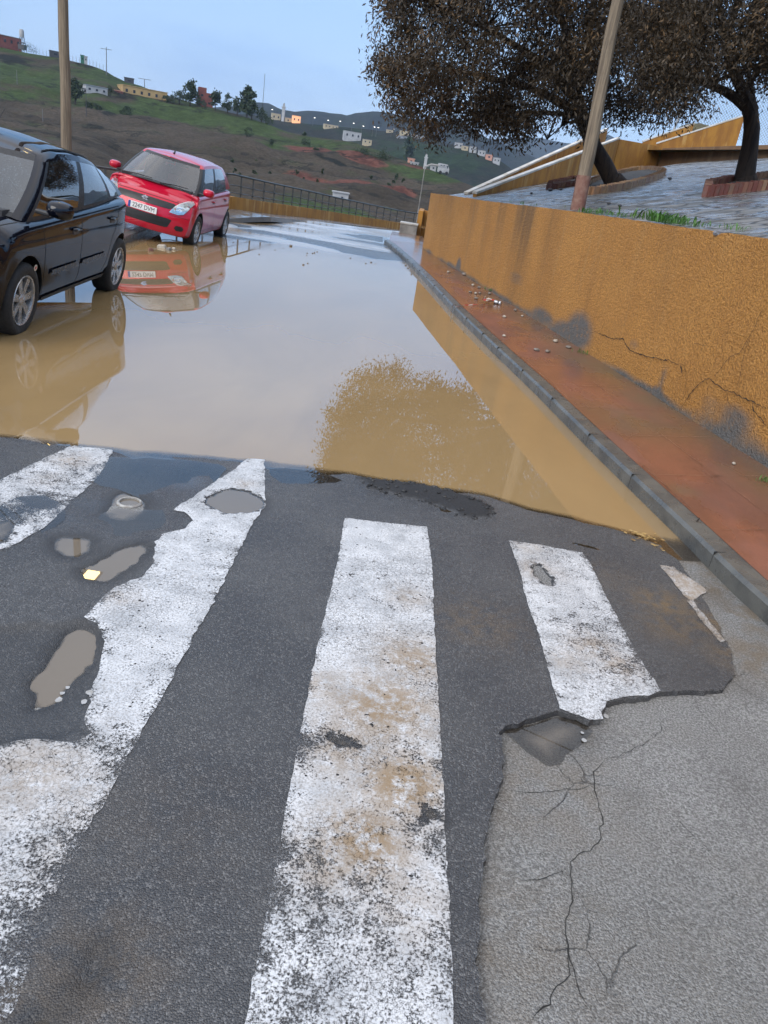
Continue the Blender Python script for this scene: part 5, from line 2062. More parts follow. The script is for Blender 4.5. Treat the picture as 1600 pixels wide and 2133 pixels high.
obj('door_gap', bc.seam([(-.30, .90), (-.34, .70), (-.36, .50), (-.38, .25), (-.5, .235), (-1.20, .235), (-1.24, .4), (-1.22, .93)], 'side', .0035), M_CRACK, parent=blk)
obj('door_gap', bc.seam([(-1.20, .235), (-1.90, .235), (-2.04, .42), (-2.14, .66), (-2.28, .82), (-2.30, .98)], 'side', .0035), M_CRACK, parent=blk)
obj('bonnet_gap', bc.seam([(.0, .74), (.3, .70), (.6, .62)], 'top', .004), M_CRACK, parent=blk)
M_MOULD = plain('dark_moulding', (.014, .014, .017), .3, sc=8)
bc.patch('side_moulding', [(-.50, .455), (-1.17, .455), (-1.17, .505), (-.50, .50)], 'side', M_MOULD, .014, .03)
bc.patch('side_moulding', [(-1.27, .455), (-1.93, .47), (-1.97, .515), (-1.27, .505)], 'side', M_MOULD, .014, .03)
bc.handle(-1.06, .80, M_BLACKCAR)
bc.handle(-2.10, .84, M_BLACKCAR)
sill = bc.patch('sill', [(-.40, .235), (-2.05, .235), (-2.05, .275), (-.40, .27)], 'side', M_BLACKPL, .012, .04)
si = bc.patch('side_indicator', [(-.14 + .035 * math.cos(a), .56 + .026 * math.sin(a)) for a in np.linspace(0, 2 * PI, 16)[:-1]], 'side', M_AMBER, .008, .02)
bc.patch('indicator_bulb', [(-.14 + .014 * math.cos(a), .56 + .012 * math.sin(a)) for a in np.linspace(0, 2 * PI, 10)[:-1]], 'side', M_REDCAR, .011, .015, parent=si)
for (a, b) in (((.17, .05), (.10, .56)), ((.12, -.58), (.18, -.08))):
    wp = MB()
    wp.tube([(a[0] + .02, a[1], .97), ((a[0] + b[0]) / 2, (a[1] + b[1]) / 2, .995), (b[0] - .02, b[1], .995)], [.010, .009, .006], 6)
    obj('wiper', wp, M_BLACKPL, parent=blk, smooth=True)
an = MB()
an.tube([(-1.15, 0, 1.43), (-1.17, 0, 1.455), (-1.34, 0, 1.60)], [.02, .008, .004], 6)
obj('aerial', an, M_BLACKPL, parent=blk, smooth=True)
for sg in (1, -1):
    rs = MB()
    rs.tube([(bc.gpt(1, 'side', q)[0], sg * (bc.gpt(1, 'side', q)[1] - .06), bc.gpt(1, 'side', q)[2] + .020) for q in np.linspace(.02, .8, 14)], .008, 5)
    obj('roof_seam', rs, M_BLACKPL, parent=blk)
tl_ = bc.patch('tail_light', [(-3.06, .70), (-2.92, .72), (-2.86, .92), (-3.04, .95)], 'side', plain('tail_red', (.25, .01, .01), .15, sc=10), .006, .03)
pose(blk, -4.40, 6.55, .09, -85.6, -8.0, 1.08)
"""end of part 3"""


# ------------------------------------------------------------------ poles and the lit lamp
def tapered_pole(name, label, base, top, r0, r1, mat, group=None, bend=.0, parts=None):
    base, top = np.asarray(base, float), np.asarray(top, float)
    r_ = thing(name, label, 'pole', base, group=group)
    n = 24
    pts, rad = [], []
    for i in range(n + 1):
        t = i / n
        p = (top - base) * t
        p = p + np.array([bend * fnoise(t * 2.2, 3, base[0]) * math.sin(PI * t), bend * fnoise(t * 2.2, 9, base[0]) * math.sin(PI * t), 0])
        pts.append(p)
        rad.append(lerp(r0, r1, t) * (1 + .05 * fnoise(t * 9, 2, base[1])))
    mb = MB()
    mb.tube(pts, rad, 14)
    obj('shaft', mb, mat, parent=r_, smooth=True)
    return r_


LPX = 14.0
lb0 = A(141, 470, LPX)
ltop = A(122, -190, LPX)
lb_pos = np.array([lb0[0], LPX, .12])
lt_pos = np.array([lb0[0] + .02, LPX, 8.2])
lpole = tapered_pole('utility_pole', 'tall weathered wooden pole standing behind the black car, carrying a lit street lamp', lb_pos, lt_pos, .092, .066, M_WOOD, bend=.06)
d_ = ray(187, 1197)
t_ = (0 - CAM_H) / d_[2]
w_pt = _O + d_ * t_
dm = np.array([d_[0], d_[1], -d_[2]])
t2 = (LPX - .55 - w_pt[1]) / dm[1]
lamp_p = w_pt + dm * t2 - lb_pos
am = MB()
am.tube([(0, 0, lamp_p[2] - .5), (lamp_p[0] * .5, lamp_p[1] * .5, lamp_p[2] + .02), (lamp_p[0], lamp_p[1], lamp_p[2] + .06)], .025, 8)
obj('bracket', am, M_STEEL, parent=lpole, smooth=True)
hm = MB()
hm.box((lamp_p[0], lamp_p[1], lamp_p[2] + .07), (.42, .46, .10), taper=.7)
hd = obj('lamp_head', hm, M_ROOFD, parent=lpole, bevel=.02)
em_ = MB()
em_.box((lamp_p[0] + .03, lamp_p[1], lamp_p[2] + .0), (.26, .30, .045))
M_LIT = emit_mat('lit_lamp', (1.0, .72, .30), 15.0)
obj('lamp_glass', em_, M_LIT, parent=hd, bevel=.01)
cab = MB()
for k, (dx, dz) in enumerate(((0, 7.6), (.05, 7.2))):
    P0 = np.array([0, 0, dz])
    P1 = np.array([13.5, -3.0 - 4 * k, dz + .6])
    cab.tube([P0 + (P1 - P0) * u - np.array([0, 0, .7 * math.sin(PI * u)]) for u in np.linspace(0, 1, 16)], .012, 5)
    P2 = np.array([-9, 8, dz + .3])
    cab.tube([P0 + (P2 - P0) * u - np.array([0, 0, .4 * math.sin(PI * u)]) for u in np.linspace(0, 1, 10)], .012, 5)
obj('cable', cab, M_BLACKPL, parent=lpole)

rb = PL(1203, 436)
rYt = rb[1] + .0
rtop = A(1290, 0, rb[1])
axis = (rtop - rb)
rp = tapered_pole('utility_pole', 'leaning wooden pole with an oxide red painted foot behind the ochre wall', rb - axis * .03, rb + axis * 1.9, .105, .070, M_WOOD, bend=.05)
ft = MB()
ft.tube([axis * .03 * k / 2 + axis * (.0) for k in range(0, 1)] + [np.array([0, 0, 0]), axis * .10, axis * .215], [.112, .110, .107] if False else [.1115, .1095, .1070], 16) if False else ft.tube([(0, 0, 0), tuple(axis * .10), tuple(axis * .205)], [.1125, .1105, .1085], 16)
obj('painted_foot', ft, M_OXIDE, parent=rp, smooth=True)


# ------------------------------------------------------------------ trees
def leaf_cloud(centers, n_per, spread, leaf, droop=.5, aspect=.28, seed=1, down=0.0):
    """many small folded leaf blades hanging along short twigs; returns vertices, faces, tint"""
    g = np.random.default_rng(seed)
    V, F_, T = [], [], []
    centers = np.asarray(centers)
    for c in centers:
        k = int(n_per * (.6 + .8 * g.random()))
        dirs = g.normal(size=3)
        dirs[2] = -abs(dirs[2]) * droop + (1 - droop) * dirs[2]
        dirs /= np.linalg.norm(dirs)
        tb = g.random()
        u = g.random(k)
        off = g.normal(size=(k, 3)) * spread * .33
        base = c + dirs * (u[:, None] - .4) * spread * 1.6 + off
        ax = g.normal(size=(k, 3)) * .8 + dirs * .9
        ax[:, 2] -= down
        ax /= np.linalg.norm(ax, axis=1, keepdims=True)
        sd = np.cross(ax, g.normal(size=(k, 3)))
        sd /= np.linalg.norm(sd, axis=1, keepdims=True) + 1e-9
        L = leaf * (.6 + .8 * g.random(k))[:, None]
        Wd = L * aspect
        p0, p2 = base, base + ax * L
        m1 = base + ax * L * .5 + sd * Wd
        m2 = base + ax * L * .5 - sd * Wd
        o = len(V) * 4
        V.append(np.stack([p0, m1, p2, m2], 1))
        T.append(np.repeat(np.clip(tb * .7 + g.random(k) * .42, 0, 1), 4))
    V = np.concatenate(V).reshape(-1, 3)
    n = len(V) // 4
    return V, np.arange(n * 4).reshape(n, 4), np.concatenate(T)


def quad_mesh(name, V, Fq, mat, parent, tint):
    me = bpy.data.meshes.new(name)
    me.vertices.add(len(V))
    me.vertices.foreach_set('co', V.astype(np.float32).ravel())
    n = len(Fq)
    me.loops.add(n * 4)
    me.loops.foreach_set('vertex_index', Fq.ravel().astype(np.int32))
    me.polygons.add(n)
    me.polygons.foreach_set('loop_start', np.arange(0, n * 4, 4, dtype=np.int32))
    at_ = me.attributes.new('tint', 'FLOAT', 'POINT')
    at_.data.foreach_set('value', tint.astype(np.float32))
    me.materials.append(mat)
    me.update()
    me.validate()
    o = bpy.data.objects.new(name, me)
    C.objects.link(o)
    if parent:
        o.parent = parent
    return o


def crown_points(outline_px, Yc, depth, n, z_top, seed, thick=1.0):
    """clump centres filling a crown whose lower edge follows measured points at the distance Yc"""
    g = np.random.default_rng(seed)
    O_ = np.array([A(x, y, Yc) for x, y in outline_px])
    poly = O_[:, [0, 2]]
    lo, hi_ = poly.min(0), poly.max(0)
    out = []
    ctr = poly.mean(0)
    while len(out) < n:
        q = lo + (hi_ - lo) * g.random((400, 2))
        q = q[pip(poly, q)]
        dd = dist_poly(q, poly)
        for (x, z), d in zip(q, dd):
            h = depth * min(1.0, (d / (.45 * depth) + .12)) ** .6
            y = Yc + (g.random() * 2 - 1) * h
            # looser towards the outside: gaps between sprays
            if fnoise(x * .62, y * .62, z * .62 + seed) < -.03 and g.random() < .88:
                continue
            out.append((x, y, z))
    return np.array(out[:n])


def limb(mb, P, r0, r1, n=9, wob=.04, seed=0):
    P = [np.asarray(p, float) for p in P]
    D = densify(P, .18, False)
    k = len(D)
    Q = np.array([D[i] + wob * np.array([fnoise(i * .33, 1, seed), fnoise(i * .33, 5, seed), fnoise(i * .33, 8, seed) * .5]) * math.sin(PI * i / max(1, k - 1)) for i in range(k)])
    # round off the corners of the measured line
    for _ in range(3):
        Q[1:-1] = (Q[:-2] + 2 * Q[1:-1] + Q[2:]) / 4
    rad = [lerp(r0, r1, (i / max(1, k - 1)) ** .85) * (1 + .10 * fnoise(i * .5, 2, seed)) for i in range(k)]
    mb.tube(list(Q), rad, n)


def big_tree(name, label, basepx, trunk_px, limbs_px, outline, Yc, depth, nclump, r0, seed, dY=0.0, lf_n=115, lf_l=.095):
    b = PL(*basepx)
    r_ = thing(name, label, 'tree', b)
    L = lambda x, y, Y=None: A(x, y, Y if Y else b[1] + dY) - b
    tm = MB()
    P = [np.array([0, 0, -.12])] + [L(*p) for p in trunk_px]
    limb(tm, P, r0, r0 * .62, 14, .05, seed)
    tm.tube([(0, 0, -.15), (0, 0, .05), tuple(P[1] * .35)], [r0 * 1.45, r0 * 1.15, r0], 12)
    tr_ = obj('trunk', tm, M_BARK, parent=r_, smooth=True)
    for i, (lp, ra, rb_) in enumerate(limbs_px):
        lm = MB()
        limb(lm, [L(*p) for p in lp], ra, rb_, 8, .10, seed + i)
        obj('limb', lm, M_BARK, parent=r_, smooth=True)
    cp = crown_points(outline, Yc, depth, nclump, 0, seed)
    # fine twigs reaching the clumps
    tw = MB()
    tips = [L(*lp[-1]) for lp, _, _ in limbs_px] + [L(*lp[len(lp) // 2]) for lp, _, _ in limbs_px]
    g = random.Random(seed)
    for c in cp[::4]:
        c = c - b
        a = min(tips, key=lambda q: np.linalg.norm(q - c) + g.random() * .6)
        mid = (a + c) / 2 + np.array([0, 0, .25])
        tw.tube([tuple(a), tuple(mid), tuple(c)], [.022, .013, .004], 4, False)
    obj('twigs', tw, M_TWIG, parent=r_)
    V, Fq, T = leaf_cloud(cp - b, lf_n, .40, lf_l, .75, .15, seed, .6)
    quad_mesh('crown', V, Fq, M_LEAF, r_, T)
    return r_


OUT1 = [(757, 112), (776, 150), (786, 185), (800, 214), (826, 232), (846, 250), (852, 296), (868, 268), (884, 292), (906, 266), (930, 284), (950, 262), (985, 274), (1010, 262), (1032, 286), (1060, 276), (1090, 288), (1130, 276), (1165, 286), (1200, 262), (1240, 250), (1275, 240), (1310, 252), (1340, 236), (1372, 240), (1400, 222), (1440, 190), (1470, 120), (1480, 0), (1440, -230), (1250, -420), (1020, -440), (860, -300), (790, -130), (800, -20), (790, 40), (778, 80)]
t1 = big_tree('leaning_tree', 'leaning tree with a dark curved trunk and drooping brown crown in the oval planter', (1286, 386),
              [(1268, 356), (1246, 322), (1226, 284), (1210, 244), (1200, 205), (1194, 150)],
              [([(1210, 244), (1150, 200), (1060, 170), (960, 150), (860, 130)], .10, .025), ([(1200, 205), (1120, 120), (1010, 60), (900, 10)], .11, .02), ([(1196, 170), (1180, 60), (1120, -80), (1060, -220)], .12, .02),
               ([(1198, 190), (1260, 120), (1330, 60), (1390, 20)], .09, .02), ([(1200, 205), (1230, 50), (1260, -120), (1290, -260)], .10, .02), ([(1205, 232), (1170, 262), (1140, 290)], .03, .008), ([(1206, 240), (1130, 235), (1040, 240), (950, 235)], .06, .012)],
              OUT1, 18.2, 2.6, 1300, .20, 11)
OUT2 = [(1340, 60), (1346, 150), (1372, 196), (1400, 212), (1430, 214), (1456, 196), (1480, 170), (1510, 150), (1536, 120), (1560, 100), (1590, 150), (1620, 170), (1660, 190), (1720, 200), (1800, 120), (1900, -40), (1900, -300), (1700, -480), (1480, -420), (1360, -220), (1330, -60)]
t2_ = big_tree('forked_tree', 'right hand tree with a thick forked trunk rising from the red brick planter', (1551, 382),
               [(1556, 340), (1562, 300), (1572, 262), (1572, 236), (1556, 214)],
               [([(1570, 236), (1540, 206), (1512, 184), (1480, 174), (1440, 168), (1380, 150)], .12, .03), ([(1566, 232), (1540, 170), (1518, 130), (1506, 60), (1490, -60)], .13, .03), ([(1574, 240), (1562, 190), (1556, 120), (1570, 20)], .06, .02),
                ([(1540, 200), (1600, 120), (1680, 60), (1760, 20)], .07, .02), ([(1510, 90), (1560, -60), (1640, -160)], .08, .02)],
               OUT2, 13.4, 2.0, 800, .19, 23, lf_n=130, lf_l=.068)

# ------------------------------------------------------------------ chain link fence
fY = uY2 + 1.0
fz0 = A(1440, 276, fY)
fw_ = thing('chain_link_fence', 'tall chain link fence on a slanting steel post above the upper parapets', 'fence', fz0)
net = MB()
f0, f1 = A(1425, 300, fY), A(1760, 300, fY)
Wf = f1[0] - f0[0]
Hf = 3.0
st_ = .135
for sg in (1, -1):
    k = -Hf
    while k < Wf:
        a0, a1 = max(k, 0), min(k + Hf, Wf)
        if a1 > a0:
            h0, h1 = a0 - k, a1 - k
            if sg < 0:
                h0, h1 = Hf - h0, Hf - h1
            net.tube([(a0, sg * .004, h0), (a1, sg * .004, h1)], .0075, 3, False)
        k += st_
nt_ = obj('wire_mesh', net, M_STEEL, parent=fw_)
nt_.location = (f0[0] - fz0[0], 0, 0)
pm = MB()
pb0, pb1 = A(1403, 272, fY) - fz0, A(1437, 190, fY) - fz0
pm.tube([tuple(pb0 - (pb1 - pb0) * .6), tuple(pb1 + (pb1 - pb0) * 1.6)], .055, 10)
obj('post', pm, M_STEEL, parent=fw_, smooth=True)


# ------------------------------------------------------------------ weeds, stones and litter
def weed(px, py, h, n, sp, label, z=None, on='plaza'):
    p = PL(px, py) if on == 'plaza' else G(px, py, PZ + .03)
    r_ = random.Random(px)
    V, Fq, T = [], [], []
    for i in range(n):
        a = r_.random() * 2 * PI
        b = np.array([r_.gauss(0, sp), r_.gauss(0, sp * .5), 0])
        ht = h * r_.uniform(.4, 1.1)
        lean = np.array([math.cos(a), math.sin(a), 0]) * ht * r_.uniform(.2, .9)
        sd = np.array([-math.sin(a), math.cos(a), 0]) * ht * r_.uniform(.05, .13)
        m_ = b + lean * .4 + np.array([0, 0, ht * .6])
        V += [b - sd * .4, b + sd * .4, m_ + sd, m_ - sd, m_ - sd, m_ + sd, b + lean + np.array([0, 0, ht * .9]), b + lean + np.array([0, 0, ht * .9])]
        o = i * 8
        Fq += [(o, o + 1, o + 2, o + 3), (o + 4, o + 5, o + 6, o + 7)]
        T += [r_.random()] * 8
    t = thing('weed_tuft', label, 'weed', p)
    mb = MB()
    o = obj('leaves', (V, [tuple(f) for f in Fq]), M_WEED, parent=t, attrs={'tint': T})
    return t


weed(1225, 446, .10, 60, .10, 'small weeds at the foot of the leaning pole')
weed(1290, 452, .09, 90, .22, 'low straggling weeds on the wall top right of the leaning pole')
weed(1380, 464, .14, 150, .16, 'bushiest green weed tuft on top of the ochre wall')
weed(1432, 470, .10, 80, .14, 'lower weed tuft joined to the bushy tuft on the wall top')
weed(1530, 480, .08, 30, .10, 'sparse weeds by the notch in the wall top')
weed(1100, 428, .07, 40, .3, 'thin weeds on the wall top left of the leaning pole')
weed(1022, 607, .07, 30, .05, 'tiny weed at the wall foot near the striped tape', on='pave')
weed(1207, 736, .06, 24, .05, 'tiny weed at the wall foot beside the grey damp patch', on='pave')
weed(1592, 1003, .05, 26, .03, 'small weed in the pavement at the right edge of the photo', on='pave')


def pebble(px, py, sz, mat, label, z=None, grp='stones lying on the red pavement', on='pave'):
    if on == 'pave':
        q = G(px, py, PZ + .02)
        q[2] = float(pav_z(np.array([q[:2]]))[0]) - .004
    elif on == 'water':
        q = G(px, py, 0.0)
    else:
        q = PL(px, py)
    mb = MB()
    mb.sphere((0, 0, 0), sz, 9, 6, (1.25, .9, .62), .35)
    o = obj('pebble' if sz < .04 else 'stone', mb, mat, smooth=True, sharp=60)
    o.location = tuple(q + np.array([0, 0, sz * .5]))
    o.rotation_euler = (0, 0, px)
    tag(o, label, 'stone', grp)


LB_S = 'small dark or pale stone scattered on the wet red pavement near the striped tape'
for x, y, s_, m_ in [(934, 567, .035, 1), (968, 574, .05, 0), (985, 595, .035, 1), (998, 600, .03, 0), (991, 611, .03, 1), (980, 608, .025, 0), (1000, 611, .028, 0), (992, 621, .03, 0), (1003, 588, .028, 0), (1020, 613, .03, 0),
                     (1051, 660, .03, 1), (1051, 698, .026, 1), (1073, 648, .03, 0), (1157, 713, .034, 1), (1118, 728, .03, 0), (1141, 732, .03, 0), (1184, 726, .03, 0), (1088, 660, .022, 1)]:
    pebble(x, y, s_, M_STONE2 if m_ else M_STONE, LB_S)
pebble(1528, 968, .016, M_STONE2, 'lone small stone near the wall at the right end of the pavement')
for x, y, s_ in [(1107, 404, .035), (1146, 398, .05), (1168, 396, .035), (1268, 426, .03), (1291, 430, .026), (1395, 374, .04)]:
    pebble(x, y, s_, M_ROOFD, 'dark stone or clod lying on the wet paved slope', grp='clods on the paved slope', on='plaza')
for x, y in [(606, 513), (640, 528), (639, 532), (651, 528), (655, 527), (661, 525), (632, 552), (641, 549), (486, 505), (573, 521), (730, 538), (762, 549), (773, 547), (782, 550), (850, 559), (845, 554), (857, 572), (590, 517), (540, 530)]:
    pebble(x, y, .03 if x == 606 else random.uniform(.009, .02), M_STONE, 'dark pebble or clod poking out of the shallow far end of the flood', grp='pebbles standing out of the water', on='water')

# striped barrier tape
mt, tt_ = new_mat('barrier_tape')
_u = tt_.attr('u')
_st = tt_.math('GREATER_THAN', tt_.math('FRACT', tt_.math('MULTIPLY', _u, 4.2)), .5)
tt_.out(tt_.pbsdf(tt_.mix(_st, (.72, .70, .68), (.50, .02, .03)), .35))


def tape_strip(name, P, wid, parent):
    P = densify(P, .02, False)
    vv, uu, acc = [], [], 0
    for i, p in enumerate(P):
        if i:
            acc += np.linalg.norm(P[i] - P[i - 1])
        an = 1.2 * fnoise(acc * 3, 2)
        sd = np.array([.35 * math.cos(an), .75, math.sin(an) * .55]) * wid
        c = p + np.array([0, 0, .012 * abs(fnoise(acc * 7, 5))])
        vv += [c - sd, c + sd]
        uu += [acc, acc]
    ff = [(2 * i, 2 * i + 1, 2 * i + 3, 2 * i + 2) for i in range(len(P) - 1)]
    return obj(name, (vv, ff), mt, parent=parent, attrs={'u': uu})


tp0 = G(948, 638, KZ)
tape = thing('barrier_tape', 'red and white barrier tape trailing over the kerb from a crumpled knot', 'tape', tp0)
zt2 = PZ + .012
pth = [G(948, 640, KZ + .02), G(955, 638, KZ + .015), G(968, 636, zt2), G(985, 635, zt2), G(1002, 636, zt2), G(1010, 634, zt2 + .01)]
tape_strip('strip', [p - tp0 for p in pth], .022, tape)
tape_strip('hanging_end', [np.array([-.02, -.015, .02]), np.array([-.035, -.03, -.03]), np.array([-.045, -.06, -.09])], .03, tape)
kn = G(1013, 628, zt2 + .02) - tp0
g_ = random.Random(4)
path = [kn + np.array([g_.gauss(0, .07), g_.gauss(0, .09), abs(g_.gauss(.03, .03))]) for _ in range(12)]
tape_strip('knot', path, .03, tape)
cn = G(1036, 634, zt2)
can = thing('drink_can', 'crushed silver drink can lying beside the barrier tape', 'can', cn, 1.1)
mb = MB()
mb.lathe([(.001, -.06), (.026, -.06), (.033, -.05), (.031, -.01), (.026, .01), (.033, .04), (.026, .06), (.001, .06)], 14, 'Y', (0, 0, .03))
obj('can_body', mb, M_CHROME if False else plain('can_metal', (.50, .51, .53), .3, metal=.6, sc=20), parent=can, smooth=True)
lb2 = MB()
lb2.lathe([(.0335, -.03), (.0325, -.01)], 14, 'Y', (0, 0, .03))
obj('can_print', lb2, M_INK, parent=can, smooth=True)

# litter by the left kerb under the red car
for i, (x, y, w_, h_, m_, lab) in enumerate([(337, 516, .16, .06, M_STONE2, 'pale broken slab lying at the left kerb before the red car'), (352, 521, .10, .05, M_CONC, 'small grey chunk beside the pale slab before the red car'),
                                             (362, 520, .07, .04, M_STONE2, 'small pale chunk nearest the wheel of the red car'), (314, 523, .09, .06, M_OXIDE, 'reddish brick piece at the left kerb')]):
    q = G(x, y, 0)
    mb = MB()
    mb.box((0, 0, .02), (w_, w_ * .7, h_), taper=.8)
    o = obj('rubble_piece', mb, m_, bevel=.012)
    o.location = tuple(q)
    o.rotation_euler = (R(8), R(-6), i * 1.3)
    tag(o, lab, 'rubble')
# twig jammed at the kerb, dry leaves at the end of the water
tq = G(1432, 1122, .0)
tw = thing('twig', 'dark wet twig with scraps of bark caught against the kerb stone', 'twig', tq)
mb = MB()
mb.tube([(-.02, -.02, .01), (.0, .0, .04), (.03, .03, .10), (.045, .035, .135)], [.006, .007, .006, .003], 6)
mb.tube([(-.06, .02, .012), (.0, .0, .02), (.05, -.02, .02)], [.004, .008, .004], 6)
mb.tube([(-.03, -.03, .015), (.02, .0, .03), (.06, .0, .03)], [.003, .006, .003], 6)
obj('stem', mb, M_TWIG, parent=tw, smooth=True)
M_DRY = mat_leaf('dry_leaf', (.30, .17, .05), (.48, .32, .12), (.62, .5, .28))
for (x, y, n, lab) in [(1336, 1117, 34, 'heap of yellow dry leaves washed up at the edge of the water'), (1362, 1137, 18, 'smaller drift of yellow dry leaves on the asphalt nearer the camera')]:
    q = G(x, y, .006)
    V, Fq, T = leaf_cloud(np.array([[0, 0, 0]] * 2), n / 2, .09, .035, .0, .35, x)
    V[:, 2] = .004 + np.abs(V[:, 2]) * .12
    V[:, 1] *= .7
    h_ = thing('leaf_heap', lab, 'leaves', q)
    quad_mesh('leaves', V, Fq, M_DRY, h_, T)
# pale ring lid lying in the small puddle
rq = G(270, 1046, .004)
rg2 = thing('lid_ring', 'pale metal ring lying in the shallow puddle between two zebra stripes', 'ring', (rq[0], rq[1], -.008))
mb = MB()
mb.lathe([(.052, 0), (.052, .016), (.058, .018), (.066, .012), (.066, 0)], 28)
obj('ring', mb, plain('dull_ring', (.40, .39, .36), .4, col2=(.22, .2, .18), sc=30), parent=rg2, smooth=True, sharp=40)
mb = MB()
mb.lathe([(.001, .006), (.052, .006)], 24)
obj('plate', mb, plain('ring_plate', (.10, .095, .08), .3, sc=20), parent=rg2)
# paint flakes broken off into the long pothole
fl = MB()
g_ = random.Random(3)
for (x, y) in [(130, 1446), (141, 1436), (122, 1460), (176, 1476), (188, 1458), (1212, 1530), (1262, 1494), (1216, 1546)]:
    q = G(x, y, -.012)
    z_ = float(asph_z(np.array([q[:2]]))[0]) if x < 1000 else float(old_z(np.array([q[:2]]))[0]) + .003
    n = 7
    r0 = g_.uniform(.007, .017)
    P = [(q[0] + r0 * g_.uniform(.6, 1.2) * math.cos(2 * PI * k / n), q[1] + r0 * g_.uniform(.6, 1.2) * math.sin(2 * PI * k / n), z_ + .004) for k in range(n)]
    fl.prism(P, (0, 0, .002))
struct('paint_flakes', fl, plain('flake_paint', (.40, .40, .40), .5, col2=(.3, .29, .27), sc=40, local=False), kind='stuff')
"""end of part 4"""


# ------------------------------------------------------------------ hills across the valley
HS = {}


class Slope:
    """a hillside rising from a foot line to a measured skyline; x in photo columns, real distances"""
    def __init__(s, name, ridge, foot_off, Db, Dr, x0, x1, step, rows, mat, paint, rough=.5, back=60.0, pw=1.0, foot=None):
        s.rx = np.array([p[0] for p in ridge], float)
        s.ry = np.array([p[1] for p in ridge], float)
        s.fo, s.Db, s.Dr, s.pw, s.foot = foot_off, Db, Dr, pw, foot
        xs = np.arange(x0, x1 + .1, step)
        V, px = [], []
        for x in xs:
            for k in range(rows + 1):
                t = k / rows
                y = lerp(s.fy(x), s.yr(x), t)
                p = s.at(x, y)
                nz = rough * (fnoise(p[0] * .03, p[1] * .03, 2, 6) + .5 * abs(fnoise(p[0] * .012, p[1] * .05, 7, 4))) * (4 * t * (1 - t) + .12)
                p = p + np.array([0, 0, nz])
                V.append(p)
                px.append((x, y, t))
            p = s.at(x, s.yr(x))
            for k in (1, 2):
                V.append(p + np.array([p[0] / p[1] * back * k * .5, back * k * .5, -back * .16 * k * k]))
                px.append((x, s.yr(x), 1.0))
        R_ = rows + 3
        F_ = []
        for i in range(len(xs) - 1):
            for k in range(R_ - 1):
                F_.append((i * R_ + k, (i + 1) * R_ + k, (i + 1) * R_ + k + 1, i * R_ + k + 1))
        px = np.array(px)
        a = paint(px[:, 0], px[:, 1], px[:, 2])
        o = struct(name, (V, F_), mat, smooth=True, attrs=a, sharp=60)

    def yr(s, x):
        return float(np.interp(x, s.rx, s.ry))

    def fy(s, x):
        return hor(x) + s.fo if s.foot is None else float(np.interp(x, [p[0] for p in s.foot], [p[1] for p in s.foot]))

    def D(s, x, y):
        a, b = s.fy(x), s.yr(x)
        t = np.clip((a - y) / (a - b + 1e-6), 0, 1.05)
        db = s.Db(x) if callable(s.Db) else s.Db
        dr = s.Dr(x) if callable(s.Dr) else s.Dr
        return lerp(db, dr, t ** s.pw)

    def at(s, x, y):
        return A(x, y, s.D(x, y))


def gauss(x, y, L):
    o = np.zeros(len(x))
    for cx_, cy_, rx, ry, w_ in L:
        # bands follow the tilt of the picture's level lines
        dy = (y - cy_) - .16 * (x - cx_)
        o = np.maximum(o, w_ * np.exp(-((x - cx_) / rx) ** 2 - (dy / ry) ** 2))
    return o


def paint_near(x, y, t):
    g = gauss(x, y, [(60, 170, 160, 34, .75), (230, 160, 90, 22, .7), (30, 205, 60, 14, .6), (240, 224, 60, 8, .9), (330, 232, 70, 16, .95), (420, 240, 80, 18, .85), (520, 262, 90, 16, .8), (640, 300, 110, 18, .62), (760, 320, 90, 14, .5), (900, 365, 90, 16, .55),
                     (640, 445, 70, 10, .6), (720, 455, 60, 8, .6), (560, 305, 60, 10, .5), (60, 110, 90, 8, .6)])
    r_ = gauss(x, y, [(660, 318, 70, 10, .95), (740, 335, 70, 8, .7), (600, 370, 60, 7, .6), (680, 378, 110, 14, .75), (770, 396, 90, 14, .85), (830, 400, 40, 10, .8), (860, 350, 50, 4, .6), (540, 365, 60, 4, .6), (300, 260, 60, 8, .3), (200, 125, 20, 5, .5)])
    d = gauss(x, y, [(20, 125, 70, 16, .8), (190, 137, 60, 8, .7), (230, 150, 24, 8, .8), (60, 245, 90, 7, .75), (190, 262, 90, 6, .6), (230, 240, 40, 8, .7), (260, 205, 70, 9, .6), (720, 347, 110, 3.2, .95), (560, 330, 60, 3, .5), (120, 232, 60, 3, .6), (800, 325, 60, 9, .5)])
    return {'grass': g, 'red': np.clip(r_ * 1.35, 0, 1.1), 'dark': d}


M_HILL = mat_hill('hillside', (.058, .086, .032), (.078, .064, .049), (.13, .056, .043), (.014, .016, .014))
RIDGE1 = [(-420, 60), (-200, 72), (-60, 86), (0, 97), (60, 110), (110, 119), (150, 127), (190, 136), (222, 148), (240, 160), (262, 171), (292, 179), (330, 194), (372, 206), (410, 216), (450, 226), (520, 246), (560, 262), (600, 277), (640, 284), (700, 291), (740, 297), (790, 315), (850, 338), (900, 357), (950, 374), (990, 389), (1060, 412), (1180, 470), (1500, 560)]
near = Slope('hill', RIDGE1, 122, lambda x: 92.0, lambda x: float(np.interp(x, [-300, 300, 700, 1000, 1400], [330, 300, 250, 190, 150])), -420, 1180, 7, 64, M_HILL, paint_near, rough=3.2, pw=.9)


def paint_mid(x, y, t):
    return {'grass': gauss(x, y, [(900, 330, 140, 30, .55), (700, 270, 120, 10, .4), (980, 340, 60, 20, .5)]), 'red': gauss(x, y, [(700, 262, 60, 4, .3)]), 'dark': .35 + .25 * gauss(x, y, [(640, 255, 120, 14, .9), (1000, 370, 90, 20, .8)])}


